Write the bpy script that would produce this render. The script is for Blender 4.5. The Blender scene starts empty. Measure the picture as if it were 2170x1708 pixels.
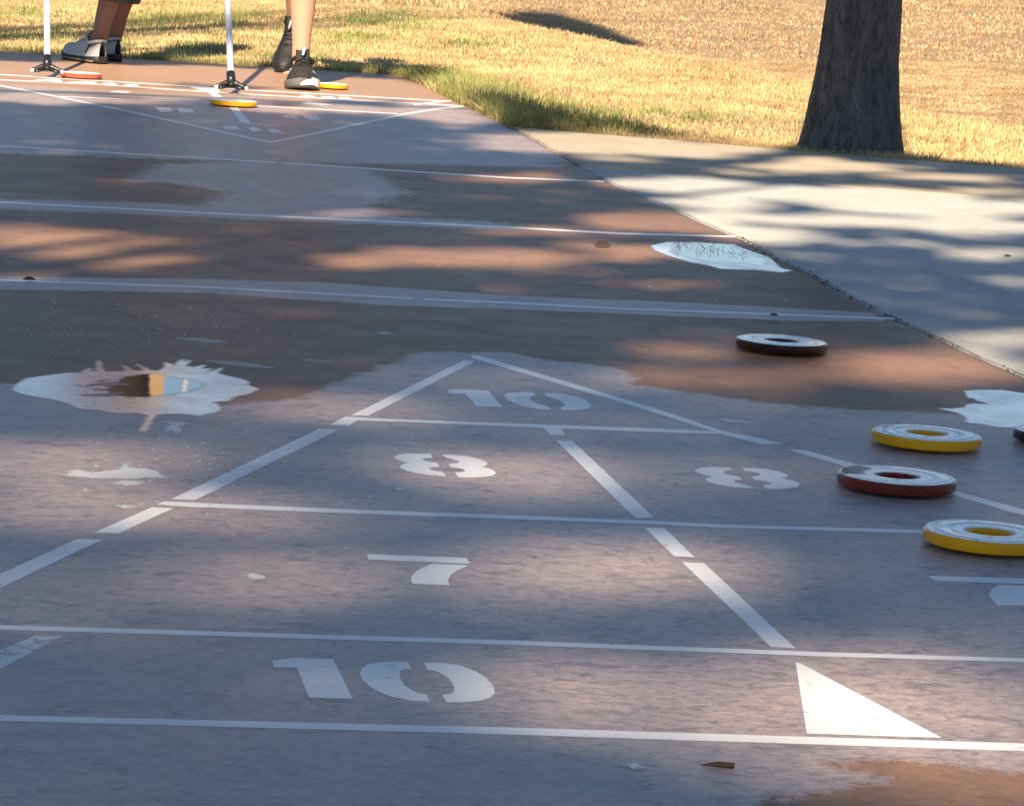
import bpy, bmesh, math, random
import numpy as np
from mathutils import Vector, Matrix
R = math.radians
random.seed(7); rng = np.random.default_rng(11)
scn = bpy.context.scene
# ------------------------------------------------------------------ camera
K = .2286
CAM = np.array([-.78764, -2.78775, .68722])
CR = np.array([.98646, -.15057, .06498]); CU = np.array([-.0419, .15167, .98754]); CF = np.array([.15855, .97690, -.14330])
CR /= np.linalg.norm(CR); CF -= CR*(CF@CR); CF /= np.linalg.norm(CF); CU = np.cross(CR, CF)
FL = 3.3909
cd = bpy.data.cameras.new('camera'); cam = bpy.data.objects.new('camera', cd); scn.collection.objects.link(cam)
cd.sensor_width = 36; cd.sensor_fit = 'HORIZONTAL'; cd.lens = 36*FL; cd.clip_start = .05; cd.clip_end = 600
cam.matrix_world = Matrix(((CR[0], CU[0], -CF[0], CAM[0]), (CR[1], CU[1], -CF[1], CAM[1]), (CR[2], CU[2], -CF[2], CAM[2]), (0, 0, 0, 1)))
scn.camera = cam
# ------------------------------------------------------------------ light
SAZ, SEL = R(75.4), R(37)
SUN = np.array([-math.cos(SAZ)*math.cos(SEL), -math.sin(SAZ)*math.cos(SEL), math.sin(SEL)])
w = bpy.data.worlds.new('World'); scn.world = w; w.use_nodes = True
nt = w.node_tree; bg = nt.nodes['Background']; sky = nt.nodes.new('ShaderNodeTexSky')
sky.sky_type = 'NISHITA'; sky.sun_disc = False; sky.sun_elevation = SEL; sky.sun_rotation = math.atan2(SUN[0], SUN[1])
sky.altitude = 100; sky.air_density = 1.0; sky.dust_density = .1; sky.ozone_density = 3.0
nt.links.new(sky.outputs[0], bg.inputs[0]); bg.inputs[1].default_value = .052
sl = bpy.data.lights.new('sun', 'SUN'); sl.energy = 5.0; sl.angle = R(.55); sl.color = (1, .83, .62)
so = bpy.data.objects.new('sun', sl); scn.collection.objects.link(so)
so.rotation_euler = Vector(SUN).to_track_quat('Z', 'Y').to_euler()
scn.view_settings.view_transform = 'Standard'; scn.view_settings.look = 'None'; scn.view_settings.gamma = 1
scn.view_settings.exposure = 1.3
scn.cycles.max_bounces = 6

# ------------------------------------------------------------------ helpers
def G(x, y, z=0.):
    """photo point (2170 px wide) -> point of the plane at height z"""
    d = CF + CR*(x-1085)/(FL*2170) - CU*(y-854)/(FL*2170)
    return CAM + d*((z-CAM[2])/d[2])
def GA(pts, z=0.): return np.array([G(p[0], p[1], z) for p in pts])
def PRJ(P):
    d = np.asarray(P) - CAM; zz = d@CF
    return 1085+FL*2170*(d@CR)/zz, 854-FL*2170*(d@CU)/zz
def ZM(x0, y0, wd, pts, out=2170.):           # zoomed-crop coordinates -> 2170 px coordinates
    s = wd/out
    return [((x0+a*s)/1.3009, (y0+b*s)/1.3009) for a, b in pts]
def P28(pts): return [(a/1.3009, b/1.3009) for a, b in pts]
def mesh(name, V, F, mat=None, parent=None, smooth=False, col=None):
    me = bpy.data.meshes.new(name); me.from_pydata([tuple(v) for v in V], [], F); me.update()
    o = bpy.data.objects.new(name, me); scn.collection.objects.link(o)
    if mat: me.materials.append(mat)
    if parent is not None: o.parent = parent
    if smooth: me.polygons.foreach_set('use_smooth', [True]*len(me.polygons))
    return o
def npmesh(name, V, F, mat=None, parent=None, smooth=False):
    """fast mesh from arrays; F is (n,k)"""
    V = np.asarray(V, np.float32); F = np.asarray(F, np.int32); n, k = F.shape
    me = bpy.data.meshes.new(name); me.vertices.add(len(V)); me.vertices.foreach_set('co', V.ravel())
    me.loops.add(n*k); me.loops.foreach_set('vertex_index', F.ravel())
    me.polygons.add(n); me.polygons.foreach_set('loop_start', np.arange(n, dtype=np.int32)*k)
    me.polygons.foreach_set('loop_total', np.full(n, k, np.int32))
    if smooth: me.polygons.foreach_set('use_smooth', np.ones(n, bool))
    me.update(calc_edges=True); me.validate()
    o = bpy.data.objects.new(name, me); scn.collection.objects.link(o)
    if mat: me.materials.append(mat)
    if parent is not None: o.parent = parent
    return o
def addcol(o, name, C):
    a = o.data.color_attributes.new(name, 'FLOAT_COLOR', 'POINT'); C = np.asarray(C, np.float32)
    a.data.foreach_set('color', np.concatenate([C, np.ones((len(C), 1), np.float32)], 1).ravel())
def addf(o, name, A):
    a = o.data.attributes.new(name, 'FLOAT', 'POINT'); a.data.foreach_set('value', np.asarray(A, np.float32))
def empty(name, loc, rz=0):
    o = bpy.data.objects.new(name, None); scn.collection.objects.link(o); o.location = loc; o.rotation_euler[2] = rz
    o.empty_display_size = .1; return o
def tag(o, label, cat, group=None, kind=None):
    if label: o['label'] = label
    if cat: o['category'] = cat
    if group: o['group'] = group
    if kind: o['kind'] = kind
    return o
def struct(o): o['kind'] = 'structure'; return o
class MAT:
    def __init__(s, name, rough=.6, color=(.5, .5, .5), **kw):
        s.m = bpy.data.materials.new(name); s.m.use_nodes = True; s.t = s.m.node_tree; s.b = s.t.nodes['Principled BSDF']
        s.b.inputs['Base Color'].default_value = (*color, 1); s.b.inputs['Roughness'].default_value = rough
        for k, v in kw.items(): s.b.inputs[k].default_value = v
        s.o = s.t.nodes.new('ShaderNodeTexCoord').outputs['Object']
    def n(s, t, **kw):
        x = s.t.nodes.new('ShaderNode'+t)
        for k, v in kw.items():
            if hasattr(x, k): setattr(x, k, v)
            else: x.inputs[k.replace('_', ' ')].default_value = v
        return x
    def l(s, a, b): s.t.links.new(a, b)
    def noise(s, scale, detail=4, rough=.6, dist=0, co=None, stretch=None):
        x = s.n('TexNoise'); x.inputs['Scale'].default_value = scale; x.inputs['Detail'].default_value = detail
        x.inputs['Roughness'].default_value = rough; x.inputs['Distortion'].default_value = dist
        c = co or s.o
        if stretch:
            mp = s.n('Mapping'); mp.inputs['Scale'].default_value = stretch; s.l(c, mp.inputs['Vector']); c = mp.outputs[0]
        s.l(c, x.inputs['Vector']); return x.outputs['Fac']
    def ramp(s, fac, stops):
        x = s.n('ValToRGB'); r = x.color_ramp
        while len(r.elements) < len(stops): r.elements.new(.5)
        for e, (p, c) in zip(r.elements, stops):
            e.position = p; e.color = (*c, 1) if isinstance(c, tuple) else (c, c, c, 1)
        s.l(fac, x.inputs[0]); return x.outputs[0]
    def mix(s, f, a, b, mode='MIX'):
        x = s.n('Mix', data_type='RGBA', blend_type=mode)
        for sock, v in ((x.inputs[0], f), (x.inputs[6], a), (x.inputs[7], b)):
            if isinstance(v, (int, float)): sock.default_value = v
            elif isinstance(v, tuple): sock.default_value = (*v, 1)
            else: s.l(v, sock)
        return x.outputs[2]
    def math(s, op, a, b=0., c=None):
        x = s.n('Math', operation=op)
        for i, v in enumerate((a, b) if c is None else (a, b, c)):
            if isinstance(v, (int, float)): x.inputs[i].default_value = v
            else: s.l(v, x.inputs[i])
        return x.outputs[0]
    def attr(s, name, out='Fac'):
        x = s.n('Attribute', attribute_name=name); return x.outputs[out]
    def col(s, c): s.l(c, s.b.inputs['Base Color'])
    def rgh(s, c): s.l(c, s.b.inputs['Roughness'])
    def worn(s, f, a, b):
        tr = s.n('BsdfTransparent'); ms = s.n('MixShader'); s.l(s.ramp(f, [(a, 0.), (b, 1.)]), ms.inputs[0]); s.l(tr.outputs[0], ms.inputs[1])
        o = s.t.nodes['Material Output']; src = o.inputs[0].links[0].from_socket; s.l(src, ms.inputs[2]); s.l(ms.outputs[0], o.inputs[0])
    def bump(s, h, strength=.3, dist=.01):
        x = s.n('Bump'); x.inputs['Strength'].default_value = strength; x.inputs['Distance'].default_value = dist
        s.l(h, x.inputs['Height']); s.l(x.outputs[0], s.b.inputs['Normal'])
def sdf(poly, X, Y):
    """signed distance, positive inside"""
    poly = np.asarray(poly)[:, :2]; n = len(poly); d = np.full(X.shape, 1e9); ins = np.zeros(X.shape, bool)
    for i in range(n):
        a = poly[i]; b = poly[(i+1) % n]; e = b-a; L = e@e+1e-12
        wx, wy = X-a[0], Y-a[1]; t = np.clip((wx*e[0]+wy*e[1])/L, 0, 1)
        d = np.minimum(d, (wx-e[0]*t)**2+(wy-e[1]*t)**2)
        c = ((a[1] > Y) != (b[1] > Y)) & (X < (b[0]-a[0])*(Y-a[1])/(b[1]-a[1]+1e-12)+a[0]); ins ^= c
    d = np.sqrt(d); return np.where(ins, d, -d)
def vnoise(X, Y, sc, seed=0):
    """smooth value noise on arrays, 0..1"""
    r = np.random.default_rng(seed); T = r.random((256, 256))
    x = X*sc+1000.3; y = Y*sc+1000.7; xi = np.floor(x).astype(int); yi = np.floor(y).astype(int); fx = x-xi; fy = y-yi
    fx = fx*fx*(3-2*fx); fy = fy*fy*(3-2*fy); a = lambda i, j: T[(xi+i) % 256, (yi+j) % 256]
    return (a(0, 0)*(1-fx)+a(1, 0)*fx)*(1-fy)+(a(0, 1)*(1-fx)+a(1, 1)*fx)*fy
def sstep(a, b, x):
    t = np.clip((x-a)/(b-a), 0, 1); return t*t*(3-2*t)

# ------------------------------------------------------------------ court slab
farpx = [(831, 160), (868, 171), (895, 180), (956, 212), (988, 225), (1081, 271), (1280, 385), (1560, 505), (1900, 683), (2170, 802)]
fw = GA(farpx); o_ = np.argsort(fw[:, 1]); FY = fw[o_, 1]; FX = fw[o_, 0]
sl_ = (FX[4]-FX[0])/(FY[4]-FY[0])
def xright(y): return np.where(y < FY[0], FX[0]+(y-FY[0])*.002, np.interp(y, FY, FX))
def yend(x): return 10.42-.055*(x+.67)

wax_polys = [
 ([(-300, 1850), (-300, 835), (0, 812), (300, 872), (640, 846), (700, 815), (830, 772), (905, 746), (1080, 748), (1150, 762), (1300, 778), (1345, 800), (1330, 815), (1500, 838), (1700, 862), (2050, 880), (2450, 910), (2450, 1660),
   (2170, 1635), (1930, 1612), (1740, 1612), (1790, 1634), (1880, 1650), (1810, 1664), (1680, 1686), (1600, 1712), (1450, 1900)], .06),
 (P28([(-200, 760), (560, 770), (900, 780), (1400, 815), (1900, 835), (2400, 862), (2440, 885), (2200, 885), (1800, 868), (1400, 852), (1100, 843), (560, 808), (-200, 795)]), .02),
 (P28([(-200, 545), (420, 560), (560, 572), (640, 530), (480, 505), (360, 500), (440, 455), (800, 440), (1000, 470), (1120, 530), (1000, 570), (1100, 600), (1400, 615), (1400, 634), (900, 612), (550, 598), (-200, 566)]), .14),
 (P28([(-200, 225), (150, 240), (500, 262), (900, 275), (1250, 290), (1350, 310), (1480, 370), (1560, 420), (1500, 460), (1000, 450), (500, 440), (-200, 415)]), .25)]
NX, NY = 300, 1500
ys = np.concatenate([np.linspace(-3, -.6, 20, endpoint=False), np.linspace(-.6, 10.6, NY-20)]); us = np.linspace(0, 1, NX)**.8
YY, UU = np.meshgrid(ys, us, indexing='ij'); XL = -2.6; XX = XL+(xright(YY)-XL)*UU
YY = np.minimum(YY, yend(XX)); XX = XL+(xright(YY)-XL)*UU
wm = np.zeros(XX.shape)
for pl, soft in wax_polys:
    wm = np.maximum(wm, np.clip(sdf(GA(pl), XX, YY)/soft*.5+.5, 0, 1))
ZZ = np.zeros(XX.shape)
V = np.stack([XX, YY, ZZ], -1).reshape(-1, 3)
idx = np.arange(NX*NY).reshape(NY, NX)
F = np.stack([idx[:-1, :-1], idx[:-1, 1:], idx[1:, 1:], idx[1:, :-1]], -1).reshape(-1, 4)
# skirt on right and far side
rv = V[idx[:, -1]].copy(); rv[:, 2] = -.09; fv = V[idx[-1, :]].copy(); fv[:, 2] = -.09
n0 = len(V); V = np.concatenate([V, rv, fv])
ri = np.arange(NY); F2 = np.stack([idx[:-1, -1], n0+ri[:-1], n0+ri[1:], idx[1:, -1]], -1)
fi = np.arange(NX); F3 = np.stack([idx[-1, :-1], idx[-1, 1:], n0+NY+fi[1:], n0+NY+fi[:-1]], -1)
F = np.concatenate([F, F2, F3])
M = MAT('painted_concrete', .5)
n1 = M.noise(9, 6, .65); n2 = M.noise(70, 5, .7); n3 = M.noise(2.2, 4, .6); n4 = M.noise(320, 3, .6); n5 = M.noise(28, 8, .75, 1.2)
brown = M.mix(M.ramp(n3, [(.3, 0.), (.7, 1.)]), (.19, .104, .066), (.345, .192, .112))
brown = M.mix(M.ramp(n5, [(.35, 1.), (.5, 0.)]), brown, (.2, .105, .065))
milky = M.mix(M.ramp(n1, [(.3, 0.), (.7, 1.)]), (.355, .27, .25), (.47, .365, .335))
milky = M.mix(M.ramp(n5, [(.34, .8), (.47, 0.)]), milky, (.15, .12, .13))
brown = M.mix(M.attr('far_tone'), brown, (.47, .29, .18)); milky = M.mix(M.attr('far_tone'), milky, (.52, .38, .29)); wx = M.attr('wax'); e = M.math('ADD', wx, M.math('MULTIPLY', M.math('SUBTRACT', n5, .5), .8))  # both court tones mixed lighter towards the far end
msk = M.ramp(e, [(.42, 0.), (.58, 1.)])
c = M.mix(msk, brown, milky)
c = M.mix(M.ramp(n2, [(.3, .5), (.55, 0.)]), c, (.13, .09, .085))
c = M.mix(M.ramp(n4, [(.28, .35), (.5, 0.)]), c, (.1, .09, .09))
n6 = M.noise(150, 6, .75, .3, stretch=(.4, 1, 1)); n7 = M.noise(34, 7, .82, .8, stretch=(.5, 1, 1))
k_ = M.math('ADD', M.math('MULTIPLY', msk, .7), .3); c = M.mix(M.math('MULTIPLY', k_, M.ramp(n6, [(.36, .55), (.52, 0.)])), c, (.10, .085, .09)); c = M.mix(M.math('MULTIPLY', k_, M.ramp(n7, [(.37, .75), (.48, 0.)])), c, (.10, .085, .09)); c = M.mix(M.ramp(n6, [(.6, 0.), (.75, .35)]), c, (.42, .37, .36))
M.col(c); M.rgh(M.ramp(M.mix(.5, n2, n1), [(.3, .36), (.7, .55)]))
M.l(M.ramp(msk, [(0., .06), (1., 1.)]), M.b.inputs['Specular IOR Level'])
M.bump(M.mix(.5, n2, n4), .3, .002)
court = struct(npmesh('court', V, F, M.m, smooth=False)); addf(court, 'far_tone', .75*sstep(7.4, 9.0, V[:, 1]))
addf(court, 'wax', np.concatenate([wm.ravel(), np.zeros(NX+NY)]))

# ------------------------------------------------------------------ painted markings (children of the court)
M = MAT('white_court_paint', .42)
n1 = M.noise(40, 6, .7); n2 = M.noise(230, 4, .7); n3 = M.noise(6, 3)
c = M.mix(M.ramp(n3, [(.3, 0.), (.7, 1.)]), (.78, .775, .765), (.70, .70, .70))
c = M.mix(M.ramp(n1, [(.3, .75), (.4, 0.)]), c, (.42, .38, .37)); c = M.mix(M.ramp(n2, [(.3, .4), (.45, 0.)]), c, (.5, .46, .44))
M.col(c); M.bump(n2, .2, .001); M.worn(M.noise(85, 7, .75, .5), .335, .375); PAINT = M.m
M = MAT('worn_court_paint', .45)
n1 = M.noise(55, 6, .7); c = M.mix(M.ramp(n1, [(.42, 1.), (.52, 0.)]), (.66, .66, .65), (.36, .29, .27)); M.col(c); M.worn(n1, .29, .36); WORN = M.m
mk = [0]
def marking(name, polys, mat=None, label=None, z=.00012, sub=None):
    bm = bmesh.new()
    for p in polys:
        mk[0] += 1; W = GA(p); vs = [bm.verts.new((a[0], a[1], z+.00002*(mk[0] % 5))) for a in W]
        try: bm.faces.new(vs)
        except ValueError: pass
    bmesh.ops.triangulate(bm, faces=bm.faces[:]); bmesh.ops.recalc_face_normals(bm, faces=bm.faces[:])
    for f in bm.faces:
        if f.normal.z < 0: f.normal_flip()
    me = bpy.data.meshes.new(name); bm.to_mesh(me); bm.free(); me.materials.append(mat or PAINT)
    o = bpy.data.objects.new(name, me); scn.collection.objects.link(o); o.parent = court
    if label: o['label'] = label
    return o
def band(top, bot): return top+bot[::-1]
def thin(pts, th):   # centre line, thickness in 2170 px
    return [(x, y-th/2) for x, y in pts]+[(x, y+th/2) for x, y in pts][::-1]
marking('painted_line', [band([(-400, 1504), (0, 1515), (1076, 1541), (2170, 1575), (2500, 1586)], [(-400, 1515), (0, 1527), (1076, 1556), (2170, 1591), (2500, 1603)])])
marking('painted_line', [band([(-400, 1313), (0, 1324), (1076, 1356.5), (1731, 1381), (2170, 1394.8), (2500, 1405)], [(-400, 1323), (0, 1334), (1076, 1366), (1731, 1390), (2170, 1403), (2500, 1414)])])
marking('painted_line', [band([(334, 1068), (347, 1062.5), (692, 1077.5), (1383.6, 1103.7), (1537, 1112), (1975, 1123), (2290, 1132)], [(334, 1069.5), (400, 1074), (692, 1086), (1383.6, 1111), (1537, 1118.5), (1975, 1130.5), (2300, 1141)])])
marking('painted_line', [band([(762, 885.5), (1383.6, 908.3), (1541, 915)], [(756, 890.5), (1383.6, 916), (1560, 921)])])
z7 = lambda p: ZM(900, 900, 900, p); z6 = lambda p: ZM(0, 800, 900, p); z8 = lambda p: ZM(2000, 1000, 823, p, 2008); zl = lambda p: ZM(0, 1400, 1400, p); zr = lambda p: ZM(1400, 1400, 1423, p)
marking('painted_line', [z7([(920, 222), (985, 235), (280, 592), (160, 592)])])
marking('painted_line', [z7([(125, 600), (235, 604), (150, 658), (20, 655)])])
marking('painted_line', [z6([(2120, 922), (2250, 928), (1300, 1393), (1135, 1390)])])
marking('painted_line', [z6([(1010, 1443), (1150, 1450), (785, 1618), (625, 1610)])])
marking('painted_line', [zl([(330, 133), (440, 135), (0, 343), (-200, 437), (-200, 374), (0, 283)])])
marking('painted_line', [zl([(150, 545), (265, 548), (0, 690), (-200, 797), (-200, 697), (0, 610)])], WORN)
marking('painted_line', [P28([(1298, 979), (1321, 980), (1800, 1124), (2008, 1193), (2060, 1200), (2158, 1223), (2102, 1225), (2000, 1200), (1800, 1136), (1302, 987)])])
marking('painted_line', [z8([(415, 583), (530, 587), (920, 692), (1550, 862), (2008, 988), (2600, 1150), (2600, 1200), (2008, 1028), (1485, 878), (810, 699)])])
marking('painted_line', [z7([(1435, 668), (1550, 670), (1590, 722), (1490, 722)])])
marking('painted_line', [z7([(1525, 757), (1635, 760), (2175, 1268), (2055, 1275)])])
marking('painted_line', [zr([(575, 82), (660, 85), (785, 207), (700, 203)])])
marking('painted_line', [zr([(733, 228), (825, 232), (1210, 590), (1105, 583)])])
marking('painted_triangle', [zr([(1210, 648), (1228, 652), (1825, 966), (1257, 948)])])
marking('painted_line', [thin(P28([(-200, 766), (0, 772.5), (561, 792), (1135, 823)]), 3.2)]); marking('painted_line', [thin(P28([(1171, 826), (1400, 835), (1700, 851), (2466, 879)]), 3.6)])
marking('painted_line', [thin(P28([(-200, 552), (0, 557.7), (548, 587), (1400, 627), (1700, 644), (2030, 653)]), 3.6)])
marking('painted_line', [thin(P28([(-200, 395), (0, 403.5), (761, 448.7)]), 2.4)]); marking('painted_line', [thin(P28([(784, 450.6), (1400, 490.6), (1665, 501)]), 2.6)])
marking('painted_line', [thin(P28([(-200, 205), (0, 237), (42, 245), (152, 266), (387, 314.5), (700, 384), (751, 393)]), 3.2)])
marking('painted_line', [thin(P28([(753, 391.5), (935.5, 355), (968, 347), (1113, 316), (1200, 301.6), (1278, 293.5)]), 3.4)])
marking('painted_line', [thin(P28([(1140, 289.5), (1180, 285), (1243, 278.5)]), 2.8)])
marking('painted_line', [thin(P28([(484, 332), (700, 343), (916, 356)]), 1.2)], WORN)
marking('painted_line', [thin(P28([(145, 266), (516, 281), (713, 293), (1097, 314.5)]), 1.8)])
marking('painted_line', [thin(P28([(-200, 212), (0, 221), (274, 234), (597, 256), (1200, 288.7), (1260, 292)]), 2.2)])
marking('painted_line', [thin(P28([(-200, 197), (0, 206.5), (529, 239), (684, 249), (1200, 278), (1235, 280)]), 2.2)])
z1 = lambda p: ZM(0, 0, 700, p); z2 = lambda p: ZM(500, 0, 700, p); zf = lambda p: ZM(0, 100, 420, p)
marking('painted_triangle', [z1([(1600, 740), (1860, 752), (1880, 790), (1790, 800)])])
marking('painted_line', [z1([(1785, 800), (1850, 798), (1900, 830), (1830, 832)])])
marking('painted_line', [z2([(400, 908), (470, 910), (590, 1050), (510, 1045)])])
marking('painted_numeral', [zf([(470, 630), (560, 618), (740, 612), (860, 620), (890, 645), (870, 662), (700, 660), (560, 650)]), zf([(960, 655), (1080, 650), (1200, 642), (1370, 655), (1385, 690), (1200, 690), (1000, 680)]),
        zf([(1450, 670), (1600, 665), (1680, 690), (1560, 712), (1465, 700)]), zf([(1760, 690), (1900, 680), (1985, 705), (1950, 725), (1800, 720)])])
marking('painted_numeral', [z1([(930, 790), (1000, 778), (1120, 785), (1080, 798)])])
marking('painted_numeral', [z2([(1010, 815), (1090, 812), (1150, 828), (1090, 835), (1030, 828)]), z2([(1190, 825), (1290, 828), (1320, 840), (1270, 850), (1210, 842)]), z2([(1340, 832), (1420, 832), (1455, 848), (1400, 857), (1350, 850)])])
marking('painted_numeral', [z2([(1020, 880), (1100, 870), (1180, 882), (1300, 898), (1200, 900), (1060, 893)])])
marking('painted_numeral', [z1([(1325, 920), (1450, 925), (1480, 955), (1370, 960)]), z1([(1510, 930), (1630, 935), (1670, 965), (1540, 965)])])
marking('painted_numeral', [z2([(850, 985), (960, 985), (1010, 1005), (980, 1018), (880, 1010)]), z2([(1040, 990), (1160, 995), (1200, 1025), (1100, 1028), (1050, 1008)])])
marking('painted_numeral', [z2([(340, 1080), (470, 1080), (500, 1110), (380, 1105)]), z2([(560, 1090), (640, 1090), (700, 1120), (600, 1125)]), z2([(735, 1105), (820, 1108), (860, 1135), (940, 1143), (770, 1138)])])
za = lambda p: ZM(1200, 1050, 500, p)
marking('painted_numeral', [za([(145, 108), (290, 100), (635, 118), (680, 172), (805, 318), (490, 303), (440, 240), (385, 190), (355, 155), (168, 150)]),
  za([(1185, 138), (1200, 172), (1160, 178), (1133, 192), (1145, 222), (1190, 260), (1260, 285), (1355, 306), (1385, 345), (1230, 337), (1050, 303), (930, 258), (860, 222), (825, 180), (835, 160), (870, 145), (960, 136), (1080, 134)]),
  za([(1300, 145), (1450, 150), (1600, 168), (1720, 195), (1810, 235), (1865, 292), (1855, 322), (1790, 342), (1650, 352), (1520, 350), (1490, 320), (1535, 308), (1552, 285), (1530, 260), (1480, 232), (1400, 205), (1320, 180)])])
zb = lambda p: ZM(1050, 1230, 400, p)
marking('painted_numeral', [zb([(200, 160), (250, 130), (380, 108), (750, 112), (775, 180), (640, 182), (620, 192), (650, 215), (720, 237), (830, 245), (875, 305), (760, 316), (715, 330), (740, 352), (830, 374), (930, 385), (975, 450), (780, 437), (560, 412), (380, 367), (300, 330), (280, 300), (320, 272), (410, 252), (300, 225), (215, 185)]),
  zb([(920, 125), (1100, 132), (1300, 155), (1480, 197), (1575, 237), (1595, 262), (1570, 290), (1500, 308), (1620, 335), (1700, 370), (1720, 403), (1680, 440), (1550, 462), (1350, 470), (1160, 466), (1105, 390), (1210, 385), (1265, 372), (1240, 348), (1160, 327), (1045, 315), (1015, 262), (1150, 252), (1180, 235), (1130, 210), (1050, 190), (960, 170)])])
zc = lambda p: ZM(1880, 1260, 360, p)
marking('painted_numeral', [zc([(205, 225), (290, 185), (450, 165), (780, 172), (835, 225), (720, 232), (688, 252), (720, 285), (800, 302), (930, 318), (1005, 378), (890, 388), (860, 403), (930, 432), (1110, 475), (1200, 525), (900, 508), (640, 468), (440, 418), (385, 375), (420, 345), (510, 325), (380, 300), (250, 258)]),
  zc([(985, 180), (1200, 182), (1450, 205), (1640, 245), (1740, 285), (1768, 312), (1740, 337), (1660, 355), (1800, 375), (1915, 415), (1960, 453), (1920, 497), (1780, 522), (1600, 530), (1400, 520), (1345, 465), (1440, 460), (1490, 438), (1430, 410), (1310, 388), (1210, 380), (1150, 322), (1280, 305), (1308, 288), (1270, 265), (1170, 245), (1060, 235)])])
zd = lambda p: ZM(960, 1500, 400, p)
marking('painted_numeral', [zd([(280, 150), (480, 155), (1770, 205), (1820, 292), (300, 228)]), zd([(1250, 290), (1805, 317), (1640, 385), (1540, 450), (1500, 510), (1492, 560), (1515, 615), (965, 592), (942, 550), (945, 490), (1000, 420), (1100, 355)])])
ze = lambda p: ZM(700, 1780, 720, p)
marking('painted_numeral', [ze([(148, 122), (320, 100), (660, 110), (820, 440), (458, 430), (358, 182), (170, 178)]),
  ze([(1275, 132), (1308, 190), (1250, 193), (1210, 212), (1213, 265), (1250, 325), (1320, 375), (1370, 395), (1435, 402), (1458, 465), (1300, 455), (1130, 420), (1000, 365), (910, 295), (880, 235), (895, 190), (950, 152), (1060, 135), (1180, 130)]),
  ze([(1415, 138), (1560, 140), (1700, 158), (1840, 205), (1940, 275), (1995, 345), (2000, 390), (1965, 430), (1880, 455), (1740, 468), (1600, 470), (1565, 405), (1640, 398), (1668, 375), (1660, 330), (1620, 270), (1550, 225), (1490, 205), (1440, 198)])])
zg = lambda p: ZM(2480, 1560, 343, p)
marking('painted_numeral', [zg([(490, 170), (2400, 222), (2470, 322), (620, 262)]), zg([(1720, 330), (2380, 350), (2330, 480), (2350, 690), (1710, 690), (1620, 600), (1560, 510), (1590, 430)])])

# ------------------------------------------------------------------ walkway
EXW = 9.
def ext(a, b, xw):  # extend world line a->b to x = xw
    t = (xw-a[0])/(b[0]-a[0]); return a+(b-a)*t
A = G(1081, 271); Bf = G(1720, 325); Cf = G(2170, 361); FFar = ext(G(1720, 325), Cf, EXW)
J0 = G(1238, 354); J1 = G(2170, 427); JF = ext(J0, J1, EXW)
def edge_pts(y0, y1, n=40):
    yy = np.linspace(y0, y1, n); return [(float(xright(np.array(y)))+.008+.004*math.sin(y*9)+.003*math.sin(y*31), y) for y in yy]
def slab(name, outline, mat, th=.1, z=0.):
    bm = bmesh.new(); vs = [bm.verts.new((p[0], p[1], z)) for p in outline]; f = bm.faces.new(vs)
    if f.normal.z < 0: f.normal_flip()
    r = bmesh.ops.extrude_face_region(bm, geom=[f]); [setattr(v.co, 'z', z-th) for v in r['geom'] if isinstance(v, bmesh.types.BMVert)]
    bmesh.ops.recalc_face_normals(bm, faces=bm.faces[:])
    be = [e for e in bm.edges if all(abs(v.co.z-z) < 1e-5 for v in e.verts)]
    bmesh.ops.bevel(bm, geom=be, offset=.004, segments=2, affect='EDGES')
    me = bpy.data.meshes.new(name); bm.to_mesh(me); bm.free(); me.materials.append(mat)
    o = bpy.data.objects.new(name, me); scn.collection.objects.link(o); return struct(o)
def conc(name, c1, c2):
    M = MAT(name, .8); a = M.noise(3, 5, .6); b = M.noise(120, 5, .7); d = M.noise(14, 6, .7)
    c = M.mix(M.ramp(a, [(.3, 0.), (.7, 1.)]), c1, c2); c = M.mix(M.ramp(d, [(.32, .5), (.5, 0.)]), c, tuple(v*.75 for v in c1))
    e = M.noise(1.1, 6, .7, .8); f = M.noise(35, 7, .8, .5); c = M.mix(M.ramp(e, [(.48, 0.), (.68, .45)]), c, tuple(v*.68 for v in c1)); c = M.mix(M.ramp(f, [(.33, .6), (.42, 0.)]), c, tuple(v*.45 for v in c1))
    c = M.mix(M.ramp(b, [(.3, .4), (.5, 0.)]), c, tuple(v*.6 for v in c1)); M.col(c); M.bump(b, .3, .002); return M.m
far_edge = [A[:2], *[A[:2]+(Bf[:2]-A[:2])*t+np.array([0, .01*math.sin(t*17)]) for t in (.25, .5, .75)], Bf[:2], Cf[:2], FFar[:2]]
slab('walkway', edge_pts(J0[1]+.006, A[1]-.01)+far_edge[1:]+[JF[:2]+np.array([0, .006])], conc('tan_concrete', (.40, .34, .25), (.46, .39, .29)), z=.004)
slab('walkway', edge_pts(-3, J0[1]-.006, 80)+[JF[:2]-np.array([0, .006]), (EXW, -3)], conc('pale_concrete', (.43, .425, .39), (.50, .49, .455)), z=.002)

# ------------------------------------------------------------------ lawn terrain
CY = np.array([7.2, 7.7, 8.2, 8.63, 9.2, 10, 11.05, 12.4, 13.46, 14.55, 16.3, 18.2, 40])
CXX = np.array([6.5, 4.6, 3.35, 2.85, 2.6, 2.5, 2.5, 2.5, 2.36, 2.18, 1.98, 2.0, 2.4])
def hz(x, y):
    d = (x-np.interp(y, CY, CXX))*.9
    z = -.016+.02*sstep(-1.5, -.1, d)*sstep(7.4, 8.6, y)
    z = z-.2*sstep(0, 1.1, d)*sstep(7.3, 8.6, y)+np.clip(d-1.6, 0, 30)*.045*sstep(8, 11, y)+.02*(vnoise(x, y, .9, 3)-.5)*sstep(10.6, 12, y)
    z = z+np.clip(y-18, 0, 60)*.01
    return z
gx = np.concatenate([np.linspace(-60, -6, 30), np.linspace(-5.8, 14, 200), np.linspace(15, 90, 40)])
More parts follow.
